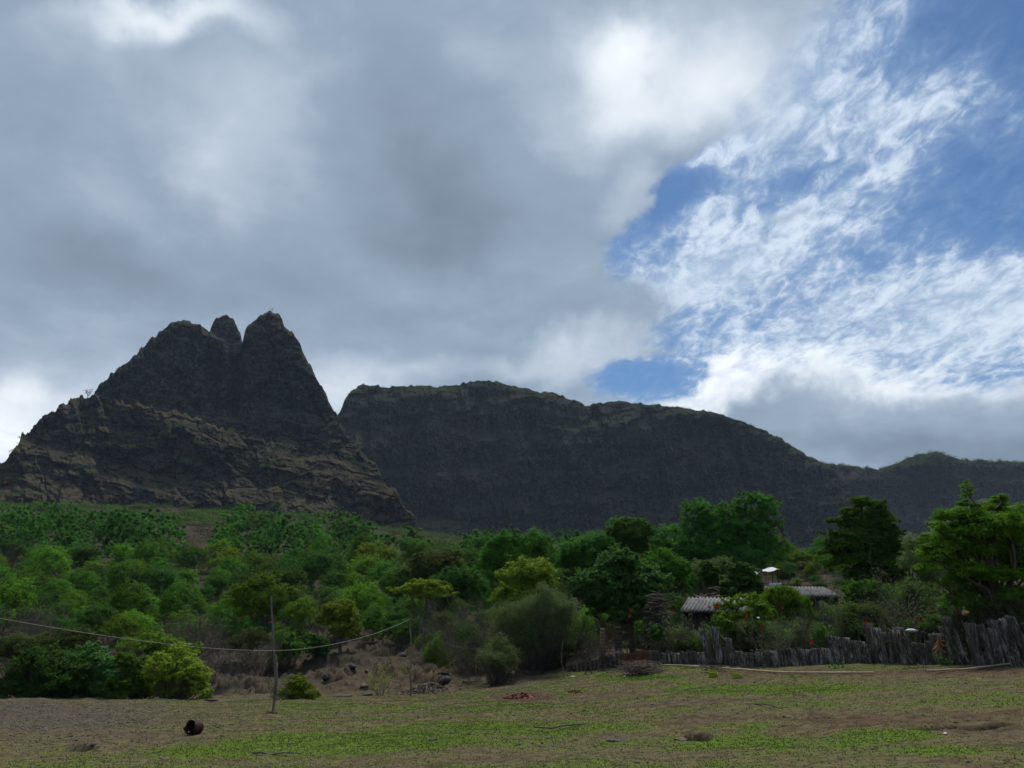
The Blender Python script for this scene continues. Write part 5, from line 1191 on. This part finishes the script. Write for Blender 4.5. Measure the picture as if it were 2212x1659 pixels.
# rocks and stones, each its own
rock_dark = plain_mat('dark_rock', (.022, .022, .026), (.065, .062, .065), 5, .9, bstr=.7); rock_br = plain_mat('brown_rock', (.06, .045, .035), (.14, .11, .09), 5, .92, bstr=.7)
ROCKS = [
 (966, 1478, 34, 22, 'd', 'largest black boulder at the edge of the field left of the small feathery bush'), (1003, 1476, 18, 12, 'd', 'small black boulder touching the right side of the largest black boulder'), (960, 1458, 26, 12, 'd', 'flat dark rock behind the largest black boulder'),
 (703, 1468, 22, 16, 'd', 'dark round boulder in the gully right of the round yellow-green bush'), (788, 1482, 24, 22, 'b', 'brown upright boulder on the gully edge between the two poles'), (738, 1505, 40, 9, 'd', 'long flat dark rock ledge in front of the gully'), (790, 1500, 34, 9, 'd', 'flat dark rock ledge below the brown upright boulder'), (455, 1514, 26, 12, 'd', 'dark flat boulder at the right end of the gravel bank'),
 (795, 1452, 16, 10, 'b', 'brown rock high on the gully bank between the poles'), (872, 1416, 30, 12, 'd', 'dark rock ledge behind the far pole'), (835, 1430, 26, 9, 'd', 'dark rock slab on the upper gully bank left of the far pole'), (760, 1440, 30, 9, 'd', 'dark rock slab in the middle of the gully'),
 (870, 1501, 12, 8, 'd', 'dark stone just left of the foot of the far pole'), (940, 1499, 11, 9, 'b', 'dark triangular stone right of the far pole'), (975, 1498, 7, 9, 'w', 'pale upright stone on the field right of the far pole'),
 (937, 1600, 30, 8, 'd', 'flat dark slab set in the grass at the bottom centre'), (878, 1622, 20, 9, 'd', 'dark clump of stone in the grass left of the flat slab'), (1119, 1610, 18, 11, 'd', 'dark stone in the grass right of the flat slab'), (1014, 1588, 12, 6, 'd', 'small dark stone above the flat slab'), (957, 1585, 6, 4, 'd', 'tiny dark stone on the bright grass'),
 (1350, 1600, 70, 9, 'd', 'broad flat grey rock outcrop left of the hole'), (1470, 1598, 30, 8, 'b', 'brown flat rock at the left lip of the hole'), (1850, 1622, 12, 9, 'b', 'brown stone in the grass near the bottom right'), (1598, 1625, 8, 5, 'b', 'small brown stone near the bottom right of the centre'),
 (1745, 1490, 9, 5, 'd', 'dark stone on the bright grass below the fence'), (1487, 1492, 8, 5, 'd', 'dark stone below the brush pile'), (1222, 1489, 7, 5, 'd', 'small dark stone beside the red earth mound'), (520, 1558, 8, 6, 'd', 'dark stone left of the near wooden pole'), (500, 1556, 5, 4, 'd', 'tiny dark stone left of the near wooden pole'),
 (730, 1586, 7, 5, 'd', 'small dark stone below the bright grass strip'), (690, 1592, 5, 4, 'd', 'tiny dark stone left of the bright grass strip'), (300, 1598, 12, 5, 'b', 'brown clod below the gravel'), (200, 1612, 26, 7, 'd', 'dark clods at the edge of the hole at the lower left'), (350, 1640, 30, 6, 'b', 'low brown clods at the bottom left'), (1175, 1656, 14, 8, 'b', 'grey stone cut by the bottom edge of the picture'),
 (1400, 1650, 9, 5, 'b', 'brown stone at the bottom right of the centre'), (1700, 1478, 7, 4, 'b', 'brown pebble below the fence middle'), (2003, 1478, 8, 4, 'b', 'brown stone below the right part of the fence'), (650, 1610, 6, 4, 'b', 'brown pebble in the lower left grass'),
]
for k, (u, v, w, h, c, lab) in enumerate(ROCKS):
    X, Y, Z = spot(u, v); m_ = Y / 1671; V, F = rock_np(800 + k, w * m_ * .55, w * m_ * .45, max(.025, h * m_ * .55), 12 if w > 15 else 8, .4, .32)
    o = link('rock', mesh_np('rock', V, F, False), {'d': rock_dark, 'b': rock_br, 'w': bark_pale}[c]); o.location = (X, Y + .05, Z - h * m_ * .06); o.rotation_euler = (0, 0, k * 1.3); tag(o, lab, 'rock' if w > 12 else 'stone', 'rocks and stones on the field')
# heaps of loose earth and rubble
def heap(name, label, cat, u, v, wpx, hpx, m_, seed, lumps, ls):
    X, Y, Z = spot(u, v); k = Y / 1671; W, H = wpx * k / 2, hpx * k; r = np.random.default_rng(seed); ss = []
    n_ = 40; t, a = np.meshgrid(np.linspace(0, 1, 12), np.linspace(0, 2 * math.pi, n_)); rr = t * (1 + .2 * pn(np.cos(a) * 2, np.sin(a) * 2, 0, seed))
    base = np.stack([W * rr * np.cos(a), W * .7 * rr * np.sin(a), H * (np.cos(np.clip(t, 0, 1) * math.pi) * .5 + .5) * (1 + .3 * pn(t * 4, a * 2, 0, seed)) - .04], -1).reshape(-1, 3); ss.append((base, gridF(n_, 12)))
    for i in range(lumps):
        q = math.sqrt(r.uniform(0, 1)); b = r.uniform(0, 6.28); s = ls * r.uniform(.4, 1.3); P, F = rock_np(seed * 37 + i, s, s, s * .8, 5)
        ss.append((P + np.array([W * q * math.cos(b), W * .7 * q * math.sin(b), H * (math.cos(q * math.pi) * .5 + .5)]), F))
    V, F = joinv(ss); o = link(name, mesh_np(name, V, F), m_); o.location = (X, Y + W * .5, Z); tag(o, label, cat)
red_m = plain_mat('red_earth', (.085, .028, .018), (.16, .062, .040), 5, .95); rub_m = plain_mat('rubble', (.05, .040, .032), (.14, .112, .090), 6, .95)
heap('earth_heap', 'heap of dug red-brown earth in the middle of the field', 'earth heap', 1128, 1510, 78, 9, red_m, 3, 150, .05)
heap('rubble_heap', 'low heap of pale rubble behind the far pole', 'rubble heap', 925, 1498, 120, 17, rub_m, 4, 420, .05)
heap('earth_heap', 'small red-brown strip of dug earth right of the heap', 'earth heap', 1250, 1497, 50, 3, red_m, 5, 60, .035)
# yellow-green boxes, litter, garland
box_m = plain_mat('yellow_green_plastic', (.20, .24, .02), (.32, .36, .04), 4, .6)
import bmesh
for k, (u, v, lab) in enumerate([(1541, 1462, 'yellow-green plastic box lying among the curved branches'), (1591, 1466, 'yellow-green plastic box lying right of the curved branches')]):
    X, Y, Z = spot(u, v); me = bpy.data.meshes.new('plastic_box'); bm = bmesh.new(); bmesh.ops.create_cube(bm, size=1); bmesh.ops.scale(bm, vec=(.29, .22, .17 if k else .20), verts=bm.verts)
    top = [f for f in bm.faces if f.normal.z > .9]; r_ = bmesh.ops.inset_region(bm, faces=top, thickness=.03); bmesh.ops.translate(bm, vec=(0, 0, -.08), verts=top[0].verts)
    bmesh.ops.bevel(bm, geom=bm.edges[:], offset=.01, segments=1, affect='EDGES'); bm.to_mesh(me); bm.free()
    o = link('plastic_box', me, box_m); o.location = (X, Y, Z + .085); o.rotation_euler = (R(12 if k else 20), R(8), R(-12 + 30 * k)); tag(o, lab, 'box')
def crumple(label, name, cat, u, v, s, m_, seed, D=None, sz=.5):
    X, Y, Z = spot(u, v) if D is None else [float(q) for q in at(u, v, D)]
    V, F = rock_np(seed, s, s * .8, s * sz, 10, .6, .5); o = link(name, mesh_np(name, V, F), m_); o.location = (X, Y, Z + s * sz * .6); tag(o, label, cat)
white_m = plain_mat('white_plastic', (.42, .43, .43), (.60, .61, .60), 6, .6)
crumple('crumpled white sack at the field edge below the large pale feathery bush', 'sack', 'sack', 1187, 1431, .17, white_m, 61, sz=.9)
crumple('torn white rag caught in the cut branches right of the small feathery bush', 'rag', 'rag', 1129, 1424, .12, white_m, 62, sz=.9)
crumple('small white scrap of litter beside the white rag', 'litter', 'litter', 1136, 1434, .07, white_m, 63)
crumple('pale crumpled sheet lying at the foot of the stone ramp side', 'rag', 'rag', 1300, 1437, .22, bark_pale, 64, sz=.25)
crumple('white scrap lying below the brush pile at its left', 'litter', 'litter', 1237, 1462, .10, white_m, 65, sz=.2)
crumple('white scrap lying below the brush pile at its right', 'litter', 'litter', 1350, 1462, .07, white_m, 66, sz=.3)
crumple('white bag hanging in the yard behind the hibiscus bush', 'bag', 'bag', 1638, 1336, .09, white_m, 67, D=31.2, sz=.4)
crumple('white cloth draped over the sheets right of the middle of the fence', 'cloth', 'cloth', 1968, 1364, .22, white_m, 68, D=27.3, sz=.25)
crumple('round clay-coloured pot behind the fence under the feathery tree', 'pot', 'pot', 2085, 1326, .12, plain_mat('clay', (.40, .20, .12), (.5, .28, .18), 4), 69, D=26.2, sz=.75)
crumple('white scrap in the dark hollow at the lower right', 'litter', 'litter', 2043, 1586, .05, white_m, 70, sz=.4)
def garland():
    D = FD(2025) - .16; root = empty('garland', [float(q) for q in at(2026, 1372, D)]); om = plain_mat('orange_petals', (.26, .09, .025), (.38, .15, .04), 8, .7); r = np.random.default_rng(4)
    V, F = tubes([limb((-.16, 0, 0), (.16, 0, .02), .022, .02, r, .02, 3)], 5); link('stick', mesh_np('stick', V, F), bark_pale, root)
    for k, (a, b) in enumerate([((0, 0, -.02), (0, 0, -.55)), ((-.02, 0, -.28), (-.24, 0, -.46)), ((.02, 0, -.26), (.28, 0, -.36)), ((0, 0, -.14), (.22, 0, -.20)), ((0, 0, -.36), (-.2, 0, -.58)), ((0, 0, -.36), (.2, 0, -.56)), ((0, 0, -.18), (-.14, 0, -.3))]):
        V, F = tubes([limb(a, b, .022, .014, r, .06, 5)], 5); link('petal_string', mesh_np('petal_string', V, F), om, root)
    tag(root, 'faded orange garland with pointed ends hanging on the dark sheets', 'garland')
garland()
for k, (u, v, L_, a, lab) in enumerate([(1655, 1528, 1.0, -35, 'pale straight stick lying on the brown ground right of the centre'), (1240, 1570, 1.9, 12, 'brown stick lying in the grass below the centre'), (600, 1632, 1.1, -10, 'pale bent twig lying at the bottom left'), (1265, 1405, .9, 50, 'short pale stick leaning near the top of the ramp'), (1216, 1385, 1.1, 88, 'thin pale upright stake in the thicket left of the gate')]):
    X, Y, Z = spot(u, v) if k < 4 else pos(1216, 36.5); r = np.random.default_rng(k + 50)
    if k == 4: P = limb((0, 0, -.1), (.03, 0, 1.6), .022, .014, r, .03, 6)
    else: P = limb((-L_ / 2 * math.cos(R(a)), -L_ / 2 * math.sin(R(a)), .03), (L_ / 2 * math.cos(R(a)), L_ / 2 * math.sin(R(a)), .04), .02, .012, r, .04, 6)
    V, F = tubes([P], 5); o = link('stick', mesh_np('stick', V, F), bark_pale if k != 1 else cut_m); o.location = (X, Y, Z); tag(o, lab, 'stick' if k != 4 else 'stake')
# thin stakes in the thicket by the gate
for k, u in enumerate([1278, 1291, 1262]):
    X, Y, Z = pos(u, 35.6 + k * .4); V, F = tubes([limb((0, 0, -.1), (-.05 + .04 * k, 0, 1.75 - .15 * k), .028, .02, rng, .03, 6)], 5); o = link('stake', mesh_np('stake', V, F), bark); o.location = (X, Y, Z)
    tag(o, ['dark stake second from the brick pillar of the gate', 'dark stake nearest the brick pillar of the gate', 'dark stake third from the brick pillar of the gate'][k], 'stake', 'stakes beside the gate')

# ------------------------------------------------------------------ short grass, pebbles
def ground_cover():
    r = np.random.default_rng(12); V = GV; C = GC; u, v = uv_of(V[:, 0], V[:, 1], V[:, 2])
    base = (V[:, 1] > 9) & (V[:, 1] < 46) & (u > -120) & (u < 2330) & (v > 1425)
    idx = np.nonzero(base)[0]; area = V[idx, 1] ** 2                         # the sheet's cells grow with distance
    def samp(wt, n):
        w = wt[idx] * area; w = w / w.sum(); k = idx[r.choice(len(idx), n, p=w)]
        P = V[k] + r.normal(size=(n, 3)) * np.array([.06, .08, 0]) ; P[:, 2] = gz(P[:, 0], P[:, 1]); return P, C[k]
    n = 190000; P, c = samp(np.clip(C[:, 0] + .02, .05, 1), n)
    k = 2; Q = np.repeat(P, k, 0) + r.normal(size=(n * k, 3)) * np.array([.03, .03, 0]); a = r.uniform(0, 6.28, n * k); h = r.uniform(.006, .020, n * k) * (1 + .6 * (r.uniform(size=n * k) < .05)); w = r.uniform(.008, .018, n * k)
    d = np.stack([np.cos(a), np.sin(a), 0 * a], -1); ln = np.stack([np.sin(a * 3), np.cos(a * 5), 0 * a], -1) * h[:, None] * 1.5
    T = Q + ln + np.array([0, 0, 1.0]) * h[:, None]
    B = np.stack([Q - d * w[:, None] - [0, 0, .01], Q + d * w[:, None] - [0, 0, .01], T + d * w[:, None] * .2, T - d * w[:, None] * .2], 1).reshape(-1, 3)
    me = mesh_np('grass', B, quadF(n * k)); gm = leaf_mat('grass_green', (.046, .070, .018), (.088, .128, .030), .2, hue=0); dm = leaf_mat('grass_dry', (.075, .068, .036), (.17, .145, .085), .2, hue=0)
    me.materials.append(gm); me.materials.append(dm); grn = np.repeat(c[:, 0], k) + r.normal(size=n * k) * .24
    me.polygons.foreach_set('material_index', (grn < .42).astype(np.int32)); me.update(); link('grass', me, kind='stuff')
    n = 26000; P, c = samp(.07 + 1.9 * C[:, 1] + .75 * C[:, 2], n); s = r.uniform(.008, .03, n) * np.where(r.uniform(size=n) < .06, 2.0, 1)
    oc = np.array([(1, 0, 0), (0, 1, 0), (-1, 0, 0), (0, -1, 0), (0, 0, .8), (0, 0, -.8)], float); ang = r.uniform(0, 6.28, n)
    O = oc[None] * r.uniform(.6, 1.3, (n, 6, 1)); ca, sa = np.cos(ang)[:, None], np.sin(ang)[:, None]
    O = np.stack([O[..., 0] * ca - O[..., 1] * sa, O[..., 0] * sa + O[..., 1] * ca, O[..., 2]], -1) * s[:, None, None] + P[:, None]
    tri = np.array([(0, 1, 4), (1, 2, 4), (2, 3, 4), (3, 0, 4), (1, 0, 5), (2, 1, 5), (3, 2, 5), (0, 3, 5)]); F = (tri[None] + (np.arange(n) * 6)[:, None, None]).reshape(-1, 3)
    link('pebbles', mesh_np('pebbles', O.reshape(-1, 3), F), plain_mat('pebble', (.035, .030, .027), (.13, .115, .10), 3, .9, coord='Object'), kind='stuff')
ground_cover()

def build_haze():
    import bmesh
    V = [(x, y, z) for x in (-2600, 2600) for y in (-300, 2600) for z in (-9, 420)]
    F = [(0, 1, 3, 2), (4, 6, 7, 5), (0, 4, 5, 1), (2, 3, 7, 6), (0, 2, 6, 4), (1, 5, 7, 3)]
    me = mesh_np('haze', V, F)
    m, q, out = new_mat('haze')
    pv = q.n('ShaderNodeVolumePrincipled'); pv.inputs['Density'].default_value = HAZE
    pv.inputs['Color'].default_value = (.62, .78, 1, 1); pv.inputs['Anisotropy'].default_value = 0.0
    m.node_tree.links.new(pv.outputs[0], out.inputs['Volume'])
    link('haze', me, m, kind='stuff')
HAZE = 6e-5
build_haze()
